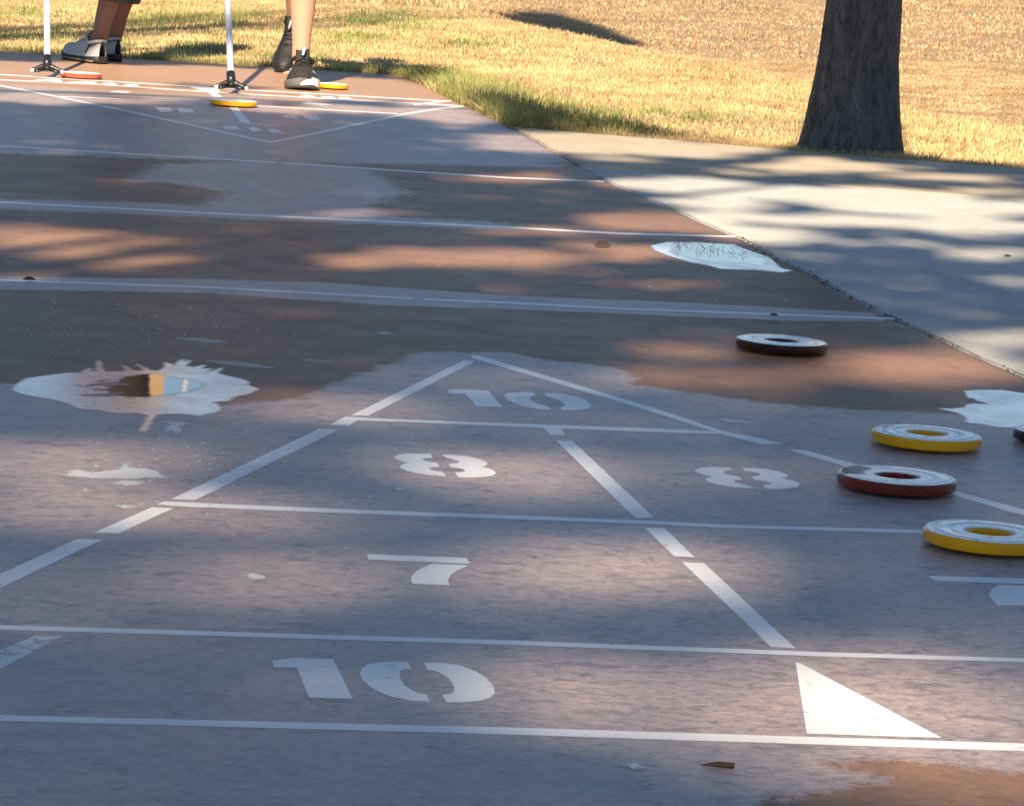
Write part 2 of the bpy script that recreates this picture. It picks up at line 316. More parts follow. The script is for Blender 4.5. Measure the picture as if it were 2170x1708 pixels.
gy = np.concatenate([np.linspace(-40, 4, 30), np.linspace(4.2, 24, 260), np.linspace(25, 140, 60)])
GX, GY = np.meshgrid(gx, gy, indexing='ij'); GZ = hz(GX, GY)
incourt = (GX < xright(GY)+.0) & (GY < yend(GX)); inwalk = GY < 7.25
GZ = np.where((GX < xright(GY)) & (GY < yend(GX)-.02), -.06, GZ)
lineY = lambda x: A[1]+(Cf[1]-A[1])*(x-A[0])/(Cf[0]-A[0])
GZ = np.where((GX >= xright(GY)) & (GY < lineY(GX)-.03), -.06, GZ)
idx = np.arange(GX.size).reshape(GX.shape)
F = np.stack([idx[:-1, :-1], idx[1:, :-1], idx[1:, 1:], idx[:-1, 1:]], -1).reshape(-1, 4)
M = MAT('dry_lawn_soil', .95); a = M.noise(1.2, 5, .65); b = M.noise(60, 6, .7); d = M.noise(14, 6, .7)
c = M.mix(M.ramp(a, [(.35, 0.), (.65, 1.)]), (.30, .205, .12), (.38, .27, .15)); c = M.mix(M.ramp(b, [(.35, .8), (.55, 0.)]), c, (.16, .10, .055)); c = M.mix(M.ramp(d, [(.5, 0.), (.65, .6)]), c, (.45, .34, .19))
M.col(c); M.bump(b, .8, .02)
ground = struct(npmesh('ground', np.stack([GX, GY, GZ], -1).reshape(-1, 3), F, M.m, smooth=True))

# grass: blades, one object (uncountable)
def in_lawn(x, y): return ~((x < xright(y)+.0) & (y < yend(x))) & ~((x >= xright(y)-.02) & (y < lineY(x)+.0))
def crestd(x, y): return (x-np.interp(y, CY, CXX))*.9
greenpx = [((330, 40), 90, 16), ((480, 60), 60, 18), ((440, 95), 60, 10), ((230, 90), 60, 12), ((800, 45), 70, 14), ((860, 60), 60, 10), ((120, 60), 50, 9), ((545, 25), 60, 9), ((750, 80), 80, 10), ((640, 120), 90, 8), ((1370, 236), 60, 7), ((1480, 246), 60, 6), ((1000, 95), 60, 7), ((60, 20), 60, 10)]
tall = GA([(880, 166), (960, 160), (1120, 190), (1330, 245), (1440, 285), (1300, 288), (1100, 272), (988, 226), (930, 195)])
def blades(n, xs, ys, hmin, hmax, wd, seed):
    r = np.random.default_rng(seed)
    x = r.uniform(*xs, n); y = r.uniform(*ys, n)
    k = in_lawn(x, y); px, py = PRJ(np.stack([x, y, np.zeros_like(x)], -1)); k &= (px > -200) & (px < 2400) & (py > -150)
    x, y, px, py = x[k], y[k], px[k], py[k]
    cl = vnoise(x, y, 6, 21)*.6+vnoise(x, y, 17, 22)*.4; k = r.random(len(x)) < .35+1.1*cl; x, y, px, py, cl = x[k], y[k], px[k], py[k], cl[k]
    return x, y, px, py, cl, r
GV, GF, GC = [], [], []
def emit(x, y, px, py, cl, r, hmin, hmax, wd):
    n = len(x)
    if not n: return
    d = crestd(x, y); brown = sstep(-.1, .5, d)*sstep(7.6, 8.4, y)
    g = np.zeros(n)
    for (cx, cy), rx, ry in greenpx: g = np.maximum(g, np.exp(-((px-cx)/rx)**2-((py-cy)/ry)**2))
    g = np.clip(g*.75+(vnoise(x, y, 1.9, 31)*.6+vnoise(x, y, 7, 32)*.4-.56)*1.7*(1-brown)*sstep(1100, 500, px), 0, .8)
    ts = sstep(-.08, .1, sdf(tall, x, y)); g = np.maximum(g, ts*.6)
    g = np.maximum(g, .5*np.exp(-np.clip(y-yend(x), 0, 9)/.1)*(x < .9))
    isg = r.random(n) < g
    straw = np.array([.66, .48, .21]); straw2 = np.array([.76, .61, .32]); red = np.array([.50, .335, .20]); pink = np.array([.66, .46, .26]); grn = np.array([.24, .30, .085]); grn2 = np.array([.42, .43, .16])
    q = r.random((n, 1)); q2 = vnoise(x, y, 3, 41)[:, None]
    q2 = sstep(.3, .75, vnoise(x, y, 2.6, 41)*.6+vnoise(x, y, 8, 45)*.4)[:, None]; c = straw*(1-q)+straw2*q; c = c*(1-.6*q2)+np.array([.60, .38, .20])*(.6*q2)
    b = (pink*(1-q)+np.array([.54, .36, .20])*q); b = b*(.8+.35*q2); bb = brown[:, None]*.85; c = c*(1-bb)+b*bb
    gg = grn*(1-q)+grn2*q; c = np.where(isg[:, None], gg, c); c = c*r.uniform(.72, 1.12, (n, 1))*(.72+.5*vnoise(x, y, 4.5, 43)*vnoise(x, y, 12, 44)*2)[:, None].clip(.6, 1.15)
    h = r.uniform(hmin, hmax, n)*(.55+.8*cl)*(1+ts*1.0+.5*isg)
    mow = np.where(brown > .5, .42, .8); h = h*mow
    a = r.uniform(0, 2*np.pi, n); lean = r.normal(0, .55, n)*h+.0; la = r.uniform(0, 2*np.pi, n)
    z = hz(x, y)-.003; wdd = wd*r.uniform(.6, 1.3, n)
    dx, dy = np.cos(a)*wdd/2, np.sin(a)*wdd/2
    v0 = np.stack([x-dx, y-dy, z], -1); v1 = np.stack([x+dx, y+dy, z], -1)
    mxx, myy = x+np.cos(la)*lean*.35, y+np.sin(la)*lean*.35
    v2 = np.stack([mxx+dx*.7, myy+dy*.7, z+h*.6], -1); v3 = np.stack([mxx-dx*.7, myy-dy*.7, z+h*.6], -1)
    v4 = np.stack([x+np.cos(la)*lean, y+np.sin(la)*lean, z+h], -1)
    base = sum(len(q) for q in GV)
    Vv = np.stack([v0, v1, v2, v3, v4], 1).reshape(-1, 3); i = base+np.arange(n)*5
    GV.append(Vv); GF.append(np.concatenate([np.stack([i, i+1, i+2], -1), np.stack([i, i+2, i+3], -1), np.stack([i+3, i+2, i+4], -1)]))
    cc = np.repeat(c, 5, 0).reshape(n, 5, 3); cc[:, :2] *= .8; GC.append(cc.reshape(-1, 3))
for n, xs, ys_, h0, h1, wd, sd in ((230000, (-1.3, 4.2), (7.0, 12), .010, .030, .0040, 1), (190000, (-1.2, 5.2), (12, 18), .012, .034, .0055, 2), (150000, (-1, 13), (18, 38), .03, .07, .013, 3), (190000, (2.2, 9), (7.6, 18), .018, .045, .0065, 6)):
    emit(*blades(n, xs, ys_, h0, h1, wd, sd), h0, h1, wd)
# shaggier fringe along the slab edges and round the tree foot
def strip(a, b, n, wdt, h0, h1, sd, wd=.004):
    r = np.random.default_rng(sd); t = r.random(n); off = np.abs(r.normal(0, wdt, n)); a = np.asarray(a)[:2]; b = np.asarray(b)[:2]; e = b-a; nn = np.array([-e[1], e[0]])/np.linalg.norm(e)
    x = a[0]+e[0]*t+nn[0]*off; y = a[1]+e[1]*t+nn[1]*off; k = in_lawn(x, y); x, y = x[k], y[k]
    px, py = PRJ(np.stack([x, y, np.zeros_like(x)], -1)); emit(x, y, px, py, np.full(len(x), .6), r, h0, h1, wd)
strip((-1.2, 10.46), (.8, 10.35), 7000, .05, .015, .05, 51)
strip((.85, 10.2), (.88, 7.6), 1, .05, .02, .06, 52)
r_ = np.random.default_rng(53); n = 9000; yy = r_.uniform(7.45, 10.3, n); xx = xright(yy)+np.abs(r_.normal(0, .09, n)); k = in_lawn(xx, yy); xx, yy = xx[k], yy[k]; px, py = PRJ(np.stack([xx, yy, 0*xx], -1)); emit(xx, yy, px, py, np.full(len(xx), .55), r_, .02, .055, .004)
strip(A, Cf, 9000, .06, .012, .04, 54); strip(A, Bf, 4000, .12, .02, .05, 56)
TB = G(1807, 328)
strip(TB+np.array([-.2, -.1, 0]), TB+np.array([.25, -.1, 0]), 1500, .04, .02, .055, 55)
M = MAT('grass_blade', .7); tc = M.attr('tint', 'Color'); M.col(tc)
M.b.inputs['Specular IOR Level'].default_value = .25
tr = M.n('BsdfTranslucent'); M.l(tc, tr.inputs[0]); ms = M.n('MixShader'); ms.inputs[0].default_value = .3; M.l(M.b.outputs[0], ms.inputs[1]); M.l(tr.outputs[0], ms.inputs[2]); M.l(ms.outputs[0], M.t.nodes['Material Output'].inputs[0])
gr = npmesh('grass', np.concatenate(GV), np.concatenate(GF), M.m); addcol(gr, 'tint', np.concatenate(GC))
tag(gr, 'dry straw coloured lawn grass with green tufts beside the red court', 'grass', kind='stuff')

# ------------------------------------------------------------------ dappled shade: crowns of the trees behind the camera
# sunlit patches on the ground: (cx, cy, rx, ry, strength) in 2170 px photo coordinates
lit = [(110, 160, 330, 27, 1.6), (470, 162, 280, 19, 1.4), (780, 187, 200, 22, 1.4), (980, 220, 150, 40, 1.3), (400, 200, 500, 14, 1), (120, 212, 260, 12, .8), (700, 235, 260, 14, .7), (250, 152, 120, 6, .6), (20, 133, 60, 5, .6),
 (560, 262, 120, 8, .25), (150, 322, 160, 4, .45), (1080, 378, 130, 12, .9), (700, 392, 80, 6, .35), (250, 385, 150, 5, .4), (720, 452, 150, 12, .65), (1150, 425, 120, 6, .3),
 (120, 505, 240, 24, 1.2), (260, 545, 200, 16, 1.1), (30, 578, 70, 14, .9), (1150, 492, 190, 12, .7), (1400, 472, 180, 20, 1.1), (1000, 545, 340, 24, .95), (760, 560, 140, 12, .8), (1350, 530, 150, 16, .9), (1350, 600, 120, 7, .55),
 (200, 620, 170, 12, .5), (1480, 745, 170, 18, .55), (1950, 775, 220, 34, .95), (1480, 800, 260, 16, .7), (220, 775, 180, 12, .4), (520, 700, 90, 5, .25),
 (700, 860, 220, 26, .5), (150, 985, 240, 26, .8), (900, 990, 120, 20, .7), (520, 935, 150, 16, .4), (1120, 1015, 190, 30, .85), (1560, 1008, 80, 18, .6), (1700, 990, 100, 14, .3), (200, 1070, 250, 30, .9), (540, 1090, 220, 20, .9), (1750, 1075, 160, 24, .3),
 (640, 1225, 260, 34, .6), (80, 1290, 160, 20, .6), (1250, 1200, 250, 40, .85), (1500, 1215, 180, 30, .7), (1120, 1255, 120, 20, .6), (1830, 1245, 150, 22, .25),
 (1330, 1470, 260, 50, .5), (1780, 1470, 160, 90, .7), (2080, 1520, 170, 60, .9), (2050, 1660, 260, 50, .7), (620, 1530, 240, 24, .25), (1500, 1590, 300, 30, .35),
 # walkway
 (1300, 306, 300, 24, 1.3), (1600, 325, 240, 18, 1.3), (1750, 356, 200, 14, 1.1), (1300, 345, 90, 10, .9), (1980, 378, 160, 9, .8), (2000, 408, 220, 7, .7), (1420, 392, 160, 16, 1.2), (1750, 415, 330, 16, 1.3), (2000, 443, 300, 18, 1.4), (1520, 434, 160, 12, 1.1), (1720, 467, 300, 12, 1.2), (1560, 490, 100, 10, 1), (2080, 482, 180, 14, 1.2), (1620, 500, 130, 16, 1), (1900, 515, 220, 8, .6), (2100, 540, 110, 14, .9), (1700, 545, 60, 10, .5), (1880, 590, 140, 8, .4), (2120, 620, 90, 6, .3), (2120, 725, 110, 22, .8), (1990, 715, 50, 8, .5),
 (1560, 368, 90, 6, .5), (1250, 268, 220, 10, .8)]
def shade_at(x, y):
    px, py = PRJ(np.stack([x, y, np.zeros_like(x)], -1)); L = np.zeros_like(x)
    for cx, cy, rx, ry, s in lit:
        if cy > 820: s *= 1.35
        L = np.maximum(L, s*np.exp(-(((px-cx)/rx)**2+((py-cy+(px-cx)*-.02)/ry)**2)**1.3*.9))
    L = L*(.7+.6*vnoise(x*1.0, y*1.0, 5.5, 61))+(py > 790)*(.05+.22*vnoise(x, y, 4.2, 62)*sstep(0, 2170, px))
    for (ax_, ay_), (bx_, by_), hw_ in DARKS:
        t_ = np.clip((px-ax_)/(bx_-ax_), 0, 1); ins = (px > ax_-20) & (px < bx_+20); L = np.where(ins, L*(1-np.exp(-((py-ay_-(by_-ay_)*t_)/hw_)**4)), L)
    lawn = in_lawn(x, y); D = 1-np.clip(L*1.7, 0, 1)
    # lawn: sunny except beside the slabs
    nearright = (x > .8) & (y < 9.3) & (y > 7.2)
    dl = np.exp(-((px-1200)/230)**2-((py-262+(px-1200)*-.1)/13)**2)+1.0*np.exp(-((px-2050)/190)**2-((py-346-(px-2050)*.06)/7)**2)+.9*np.exp(-((px-900)/50)**2-((py-170)/7)**2)
    D = np.where(lawn, np.clip(dl, 0, 1), D)
    D = np.where(py < -400, 0, D)
    D = np.where(~lawn & (x > xright(y)), D*(.72+.2*vnoise(x, y, 3, 66)), D)
    return np.clip(D, 0, 1)
def crown_leaves(r, n):
    x = r.uniform(-2.2, 4.5, n); y = r.uniform(-1.5, 11.5, n); D = shade_at(x, y); k = r.random(n) < D
    return x[k], y[k]
DARKS = [((-50, 640), (560, 556), 17), ((560, 556), (1010, 468), 16), ((1010, 468), (1330, 425), 9), ((1240, 374), (1470, 358), 9), ((1470, 358), (1720, 322), 11), ((300, 235), (900, 262), 5), ((900, 335), (1350, 352), 6), ((1250, 560), (1700, 598), 9), ((0, 690), (900, 700), 24), ((900, 700), (1500, 690), 16), ((0, 850), (380, 850), 20), ((1700, 640), (2170, 690), 20), ((1650, 560), (2170, 600), 12)]
LA = .13*.075*.5
area = 6.7*13; N = int(4.2*math.sin(SEL)*area/LA/.62)
N = min(int(N*1.45), 120000)
r_ = np.random.default_rng(71); lx, ly = crown_leaves(r_, N)
# oval patch on the slope, and the cover that keeps the trunk dark
ov = G(1200, 72); n = 34000; a = r_.uniform(0, 1, n); pxs = 1040+a*310; pys = 44+a*52+r_.normal(0, 1, n)*13*np.sin(np.pi*np.clip(a*.9+.08, 0, 1))
dr = CF[None]+CR[None]*(pxs[:, None]-1085)/(FL*2170)-CU[None]*(pys[:, None]-854)/(FL*2170); q = np.full((n, 3), np.nan); hit = np.zeros(n, bool)
for tq in np.arange(12, 45, .05):
    pq = CAM+dr*tq; hh = (pq[:, 2] < hz(pq[:, 0], pq[:, 1])) & ~hit; q[hh] = pq[hh]; hit |= hh
q = q[hit]; q = q[crestd(q[:, 0], q[:, 1]) > .5]
H = r_.uniform(5.2, 8.2, len(lx)); H = H+5.5*sstep(3.2, 1.6, ly)+1.*(lx > xright(ly)); P1 = np.stack([lx, ly, np.zeros_like(lx)], -1)+SUN*(H/SUN[2])[:, None]
H2 = r_.uniform(9, 10.5, len(q)); P2 = q+SUN*(H2/SUN[2])[:, None]
n = 4200; tt = r_.random(n)
tz = tt*1.4-.15; half = np.interp(tz, [0, .1, .46, 1.3], [.175, .145, .115, .10]); off = r_.uniform(-1, 1, n)*half
perp = np.array([math.sin(SAZ), -math.cos(SAZ), 0]); Pt = np.stack([np.full(n, TB[0]+.0), np.full(n, TB[1]+.02), tz], -1)+perp*off[:, None]
P3 = Pt+SUN*(r_.uniform(4.2, 7.0, n)/SUN[2])[:, None]
n = 1700; tz = r_.uniform(.03, .5, n); Pt = np.stack([np.full(n, -.30), np.full(n, 9.98), tz], -1)+perp*r_.uniform(-.13, .12, n)[:, None]
P4 = Pt+SUN*(r_.uniform(4.5, 6.5, n)/SUN[2])[:, None]
ALL = np.concatenate([P1, P2, P3, P4])
M = MAT('leaf', .5, (.07, .12, .03)); a_ = M.noise(3, 3); M.col(M.mix(a_, (.05, .1, .02), (.11, .16, .04))); LEAF = M.m
M = MAT('bark', .95)
st = M.noise(24, 7, .72, .8, stretch=(1, 1, .25)); s2 = M.noise(75, 6, .75, .5, stretch=(1, 1, .35)); s3 = M.noise(4, 4, .6)
c = M.mix(M.ramp(st, [(.3, 0.), (.7, 1.)]), (.032, .031, .032), (.185, .178, .176)); c = M.mix(M.ramp(s2, [(.35, .85), (.5, 0.)]), c, (.025, .02, .018)); c = M.mix(M.ramp(s3, [(.5, 0.), (.7, .45)]), c, (.17, .15, .135))
M.col(c); M.bump(M.mix(.5, st, s2), 1., .03); BARK = M.m
def leafmesh(name, P, r, sz, parent):
    n = len(P); d = r.normal(size=(n, 3)); d /= np.linalg.norm(d, axis=1)[:, None]; e = r.normal(size=(n, 3)); e = np.cross(d, e); e /= np.linalg.norm(e, axis=1)[:, None]
    L = (sz*r.uniform(.7, 1.25, n))[:, None]; W = L*.3
    V = np.stack([P-d*L/2, P-d*L*.1+e*W, P+d*L/2, P-d*L*.1-e*W], 1).reshape(-1, 3); i = np.arange(n)*4
    return npmesh(name, V, np.stack([i, i+1, i+2, i+3], -1), LEAF, parent)
def tube(pts, rads, seg=10, wob=0., seed=0, cap=True):
    r = random.Random(int(seed)); V = []; F = []; pts = [Vector(p) for p in pts]; up = Vector((.13, .97, .2))
    for i, p in enumerate(pts):
        t = (pts[min(i+1, len(pts)-1)]-pts[max(i-1, 0)]).normalized(); s = t.cross(up).normalized(); u = s.cross(t)
        for k in range(seg):
            a = 2*math.pi*k/seg; V.append(p+(s*math.cos(a)+u*math.sin(a))*rads[i]*(1+wob*(r.random()-.5)))
    for i in range(len(pts)-1):
        for k in range(seg): F.append((i*seg+k, i*seg+(k+1) % seg, (i+1)*seg+(k+1) % seg, (i+1)*seg+k))
    if cap: F.append(tuple(range(seg))[::-1]); F.append(tuple((len(pts)-1)*seg+k for k in range(seg)))
    return V, F
def join(parts):
    V, F = [], []
    for v, f in parts: b = len(V); V += list(v); F += [tuple(i+b for i in q) for q in f]
    return V, F
trunks = [((-4.4, -5.2), 'tall leafy shade tree behind the viewer on the left of the court'), ((3.3, -7.0), 'tall leafy shade tree behind the viewer on the right of the court'), ((-5.2, .6), 'tall leafy shade tree beside the left edge of the courts')]
T = np.array([t[0] for t in trunks]); dd = ((ALL[:, None, :2]-T[None])**2).sum(-1); dd[:, 2] += 6; own = dd.argmin(1)
for k, (p, lab) in enumerate(trunks):
    t = empty('shade_tree', (0, 0, 0)); t.location = (p[0], p[1], 0); tag(t, lab, 'tree', 'shade trees behind the viewer')
    P = ALL[own == k]-np.array([p[0], p[1], 0])
    leafmesh('crown', P, np.random.default_rng(80+k), .13, t)
    cen = P.mean(0) if len(P) else np.array([0, 0, 7]); parts = [tube([(0, 0, -.1), (.03, 0, 1.2), (.1, .06, 3), (cen[0]*.15, cen[1]*.15, 4.6), (cen[0]*.4, cen[1]*.4, 6.4)], [.26, .2, .17, .13, .06], 14, .15, k)]
    rr = np.random.default_rng(k); 
    for j in rr.choice(len(P), 16):
        q_ = P[j]; b0 = np.array([cen[0]*.1, cen[1]*.1, rr.uniform(3.2, 4.6)]); m_ = (b0+q_)/2+np.array([0, 0, .35]); parts.append(tube([b0, m_, q_], [.06, .035, .008], 6, .1, j))
    v, f = join(parts); mesh('trunk', v, f, BARK, t, True)

# ------------------------------------------------------------------ the tree in view
t = tag(empty('tree', (TB[0], TB[1]+.15, 0)), 'dark furrowed tree trunk flaring at its foot beside the concrete walkway', 'tree')
seg, rows = 96, 160; zs = np.concatenate([np.linspace(-.05, 1.2, 120), np.linspace(1.3, 23, 40)])
th = np.linspace(0, 2*np.pi, seg, endpoint=False); TH, ZT = np.meshgrid(th, zs)
rad = np.interp(ZT, [-.05, 0, .06, .15, .3, .46, 1.2, 23], [.172, .158, .146, .134, .12, .11, .095, .06])
cxo = np.interp(ZT, [-.05, 0, .46, 1.2, 23], [.022, .022, .032, .035, -.1])-.0
rt = rad*(1+.05*np.cos(3*TH+1)+.025*np.cos(5*TH+ZT*3)*(ZT < 1))
un, vn = np.cos(TH)*rad*1.0, np.sin(TH)*rad
fur = np.zeros_like(rt)
for s_, a_, sd in ((26, .5, 1), (60, .32, 2), (120, .18, 3)):
    k1 = TH*rad.mean()*s_; fur += a_*(1-2*np.abs(vnoise(np.cos(TH)*.12*s_/1.2+50, np.sin(TH)*.12*s_/1.2+ZT*s_*.16, 1., sd)-.5))*(ZT < 1.4)
rt = rt+(fur-.6)*.02+.004*np.exp(-((TH-3.3)/.35)**2-(ZT/.1)**2)+.012*np.exp(-((TH-4.6)/.3)**2-(ZT/.09)**2)-.012*np.exp(-((TH-4.95)/.1)**2-((ZT-.27)/.03)**2)
Vt = np.stack([cxo+np.cos(TH)*rt, np.sin(TH)*rt, ZT], -1).reshape(-1, 3); idx = np.arange(seg*rows).reshape(rows, seg); nx = np.roll(idx, -1, 1)
F = np.stack([idx[:-1], nx[:-1], nx[1:], idx[1:]], -1).reshape(-1, 4)
tk = npmesh('trunk', Vt, F, BARK, t, True)
rr = np.random.default_rng(9); n = 2600; cp = rr.normal(0, 1, (n, 3))*np.array([.9, .9, .7])+np.array([-.1, 0, 23.6]); leafmesh('crown', cp, rr, .16, t)
v, f = join([tube([(-.1, 0, 22.6), (-.1+math.cos(a)*.5, math.sin(a)*.5, 23.1), (-.1+math.cos(a)*1.1, math.sin(a)*1.1, 23.7)], [.05, .03, .01], 6, 0, 1) for a in np.linspace(0, 6, 7)]); mesh('limbs', v, f, BARK, t, True)

# ------------------------------------------------------------------ puddles
def fanpoly(name, px, z, mat, parent=None, res=.004):
    """irregular patch: fine sheet with its distance to the rim stored, so the rim can break up"""
    W = GA(px)[:, :2]; lo = W.min(0)-.02; hi = W.max(0)+.02; nx, ny = [int((hi[i]-lo[i])/res)+2 for i in (0, 1)]
    X, Y = np.meshgrid(np.linspace(lo[0], hi[0], nx), np.linspace(lo[1], hi[1], ny), indexing='ij'); D = sdf(W, X, Y)
    idx = np.arange(X.size).reshape(X.shape); F = np.stack([idx[:-1, :-1], idx[1:, :-1], idx[1:, 1:], idx[:-1, 1:]], -1).reshape(-1, 4)
    Df = D.ravel(); F = F[(Df[F] > -.012).any(1)]; used = np.unique(F); mp = np.full(X.size, -1); mp[used] = np.arange(len(used))
    V = np.stack([X.ravel(), Y.ravel(), np.full(X.size, z)], -1)[used]; o = npmesh(name, V, mp[F], mat, parent); addf(o, 'rim', Df[used]); return o
def rimmed(M, amp, a=0., b=.004, sc=70):
    n = M.noise(sc, 6, .75, .4); f = M.math('ADD', M.attr('rim'), M.math('MULTIPLY', M.math('SUBTRACT', n, .5), amp)); M.worn(M.math('ADD', M.math('MULTIPLY', f, 20.), .5), .5+a*20, .5+b*20)
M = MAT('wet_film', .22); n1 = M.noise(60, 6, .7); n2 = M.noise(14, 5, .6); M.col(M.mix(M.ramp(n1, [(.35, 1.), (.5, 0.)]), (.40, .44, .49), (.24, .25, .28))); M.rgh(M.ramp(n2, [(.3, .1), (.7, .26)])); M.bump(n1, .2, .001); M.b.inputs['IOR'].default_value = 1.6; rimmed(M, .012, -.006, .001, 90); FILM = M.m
M = MAT('standing_water', .03, (.035, .03, .028)); n1 = M.noise(25, 2); M.bump(M.noise(18, 4), .05, .002); M.b.inputs['IOR'].default_value = 1.9; rimmed(M, .035, .0, .012, 45); WATER = M.m
zp = lambda p: ZM(0, 960, 760, p)
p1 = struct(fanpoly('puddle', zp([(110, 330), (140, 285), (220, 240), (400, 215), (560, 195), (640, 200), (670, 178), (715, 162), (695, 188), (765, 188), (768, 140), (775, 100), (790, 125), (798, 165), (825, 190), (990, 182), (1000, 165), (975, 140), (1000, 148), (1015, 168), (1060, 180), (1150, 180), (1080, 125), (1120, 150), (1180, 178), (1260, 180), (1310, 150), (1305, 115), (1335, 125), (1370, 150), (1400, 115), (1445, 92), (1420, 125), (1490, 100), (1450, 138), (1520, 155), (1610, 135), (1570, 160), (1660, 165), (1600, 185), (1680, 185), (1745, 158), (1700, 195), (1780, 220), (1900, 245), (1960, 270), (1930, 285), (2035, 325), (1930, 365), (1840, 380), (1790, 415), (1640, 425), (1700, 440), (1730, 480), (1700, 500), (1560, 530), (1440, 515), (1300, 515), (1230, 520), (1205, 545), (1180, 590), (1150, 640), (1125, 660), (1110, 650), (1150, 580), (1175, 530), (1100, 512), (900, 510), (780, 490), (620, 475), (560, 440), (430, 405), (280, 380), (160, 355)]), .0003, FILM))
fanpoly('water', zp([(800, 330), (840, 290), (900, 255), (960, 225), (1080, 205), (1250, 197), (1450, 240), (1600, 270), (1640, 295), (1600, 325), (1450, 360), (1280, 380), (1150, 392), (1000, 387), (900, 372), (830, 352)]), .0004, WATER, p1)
M = MAT('brown_reflection', .4, (.09, .05, .035)); rimmed(M, .05, 0, .01, 50); STREAK = M.m  # dark brown streaks painted on the puddle in place of reflections
for i, q_ in enumerate(([(590, 295), (700, 285), (870, 262), (1000, 272), (1035, 292), (900, 305), (780, 300), (700, 312), (610, 302)], [(640, 325), (760, 315), (880, 322), (1000, 308), (1010, 318), (860, 338), (740, 335)], [(540, 372), (700, 362), (880, 350), (1010, 338), (1000, 365), (850, 385), (700, 380)], [(720, 262), (860, 245), (960, 240), (900, 255), (800, 265)])):
    o = fanpoly('reflection_streak', zp(q_), .0005+.00003*i, STREAK, p1)
zq = lambda p: ZM(1600, 640, 700, p)
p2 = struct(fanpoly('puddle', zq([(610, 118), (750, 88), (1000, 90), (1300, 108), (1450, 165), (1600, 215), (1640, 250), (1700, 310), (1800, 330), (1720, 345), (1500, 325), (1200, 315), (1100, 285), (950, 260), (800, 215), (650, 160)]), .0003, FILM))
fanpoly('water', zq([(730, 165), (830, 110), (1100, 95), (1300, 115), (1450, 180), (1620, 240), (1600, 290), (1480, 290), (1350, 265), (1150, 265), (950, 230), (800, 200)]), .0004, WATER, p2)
V = []; F = []; r_ = np.random.default_rng(14)
for i in range(55):
    u_ = r_.uniform(0, 1); cx = 790+u_*680; cy = 120+u_*90+r_.uniform(-32, 34)*(1-.4*u_); W = GA(zq([(cx, cy)]))[0]; a = r_.uniform(0, 3.14); ln = r_.uniform(.004, .016); hh = r_.uniform(.002, .012)*(i % 3 > 0); wv = .0012
    b = len(V); dx, dy = math.cos(a)*ln/2, math.sin(a)*ln/2
    V += [(W[0]-dx, W[1]-dy, .0015), (W[0]+dx, W[1]+dy, .002+hh), (W[0]+dx+wv, W[1]+dy+wv, .002+hh), (W[0]-dx+wv*1.5, W[1]-dy+wv*1.5, .0015)]; F.append((b, b+1, b+2, b+3))
M = MAT('twig_reflection', .9, (.22, .13, .06)); n1 = M.noise(60, 3); M.col(M.mix(n1, (.1, .06, .03), (.4, .27, .13)))  # brown slivers drawn in place of twigs mirrored in the water
tag(mesh('mirrored_twigs', V, F, M.m), 'brown slivers standing in for twigs mirrored in the small puddle by the walkway', 'straw', kind='stuff')
zs_ = lambda p: ZM(2550, 1050, 273, p)
p3 = struct(fanpoly('puddle', zs_([(900, 225), (1200, 205), (1700, 210), (2170, 280), (2600, 330), (2600, 980), (2080, 1010), (1700, 1015), (1450, 985), (1350, 955), (1000, 925), (900, 890), (960, 830), (880, 770), (720, 690), (500, 650), (350, 610), (650, 620), (750, 600), (900, 590), (960, 520), (1100, 505), (1500, 530), (1350, 490), (1180, 440), (1080, 380), (970, 370)]), .0003, FILM))

# white spatter and scuffs on the court paint
bm = bmesh.new(); rs = random.Random(5)
def blob(cx, cy, rx, ry, k=7):
    c = G(cx, cy); mk[0] += 1; z = .00025+.00002*(mk[0] % 6)
    vs = []
    for i in range(k):
        a = 2*math.pi*i/k; q_ = G(cx+math.cos(a)*rx*rs.uniform(.5, 1.2), cy+math.sin(a)*ry*rs.uniform(.5, 1.2)); vs.append(bm.verts.new((q_[0], q_[1], z)))
    f = bm.faces.new(vs); f.normal_update()
    if f.normal.z < 0: f.normal_flip()
for i in range(190): blob(rs.gauss(290, 150), rs.gauss(690, 45), rs.uniform(.8, 2.2), rs.uniform(.5, 1.1), 5)
for i in range(80): blob(rs.gauss(400, 100), rs.gauss(960, 45), rs.uniform(1.2, 6), rs.uniform(.5, 1.6))
for i in range(18): blob(rs.gauss(700, 110), rs.gauss(1050, 40), rs.uniform(2, 7), rs.uniform(.6, 1.4))
for i in range(60): blob(rs.uniform(1200, 2000), rs.uniform(560, 700), rs.uniform(1, 2.5), rs.uniform(.5, 1), 5)
def scrib(x0, y0, x1, y1, n, amp, wd):
    for i in range(n):
        t_ = i/n; cx = x0+(x1-x0)*t_; cy = y0+(y1-y0)*t_+rs.uniform(-1, 1); e_ = math.sin(math.pi*min(1, t_*1.1+.05)); 
        a = G(cx, cy-amp*e_); b = G(cx+amp*1.2, cy+amp*e_); c2 = G(cx+amp*1.2+wd, cy+amp*e_); d2 = G(cx+wd, cy-amp*e_)
        mk[0] += 1; z = .00025+.00002*(mk[0] % 6); f = bm.faces.new([bm.verts.new((p_[0], p_[1], z)) for p_ in (a, b, c2, d2)]); f.normal_update()
        if f.normal.z < 0: f.normal_flip()
scrib(370, 717, 505, 727, 30, 4, 1.6); scrib(432, 765, 610, 783, 46, 5, 1.5); scrib(630, 762, 720, 768, 14, 3, 1.5); scrib(795, 705, 838, 708, 10, 2.5, 2); scrib(1530, 890, 1610, 897, 20, 3, 2.4); scrib(1520, 888, 1560, 896, 8, 2, 6)
me = bpy.data.meshes.new('paint_spatter'); bmesh.ops.triangulate(bm, faces=bm.faces[:]); bm.to_mesh(me); bm.free()
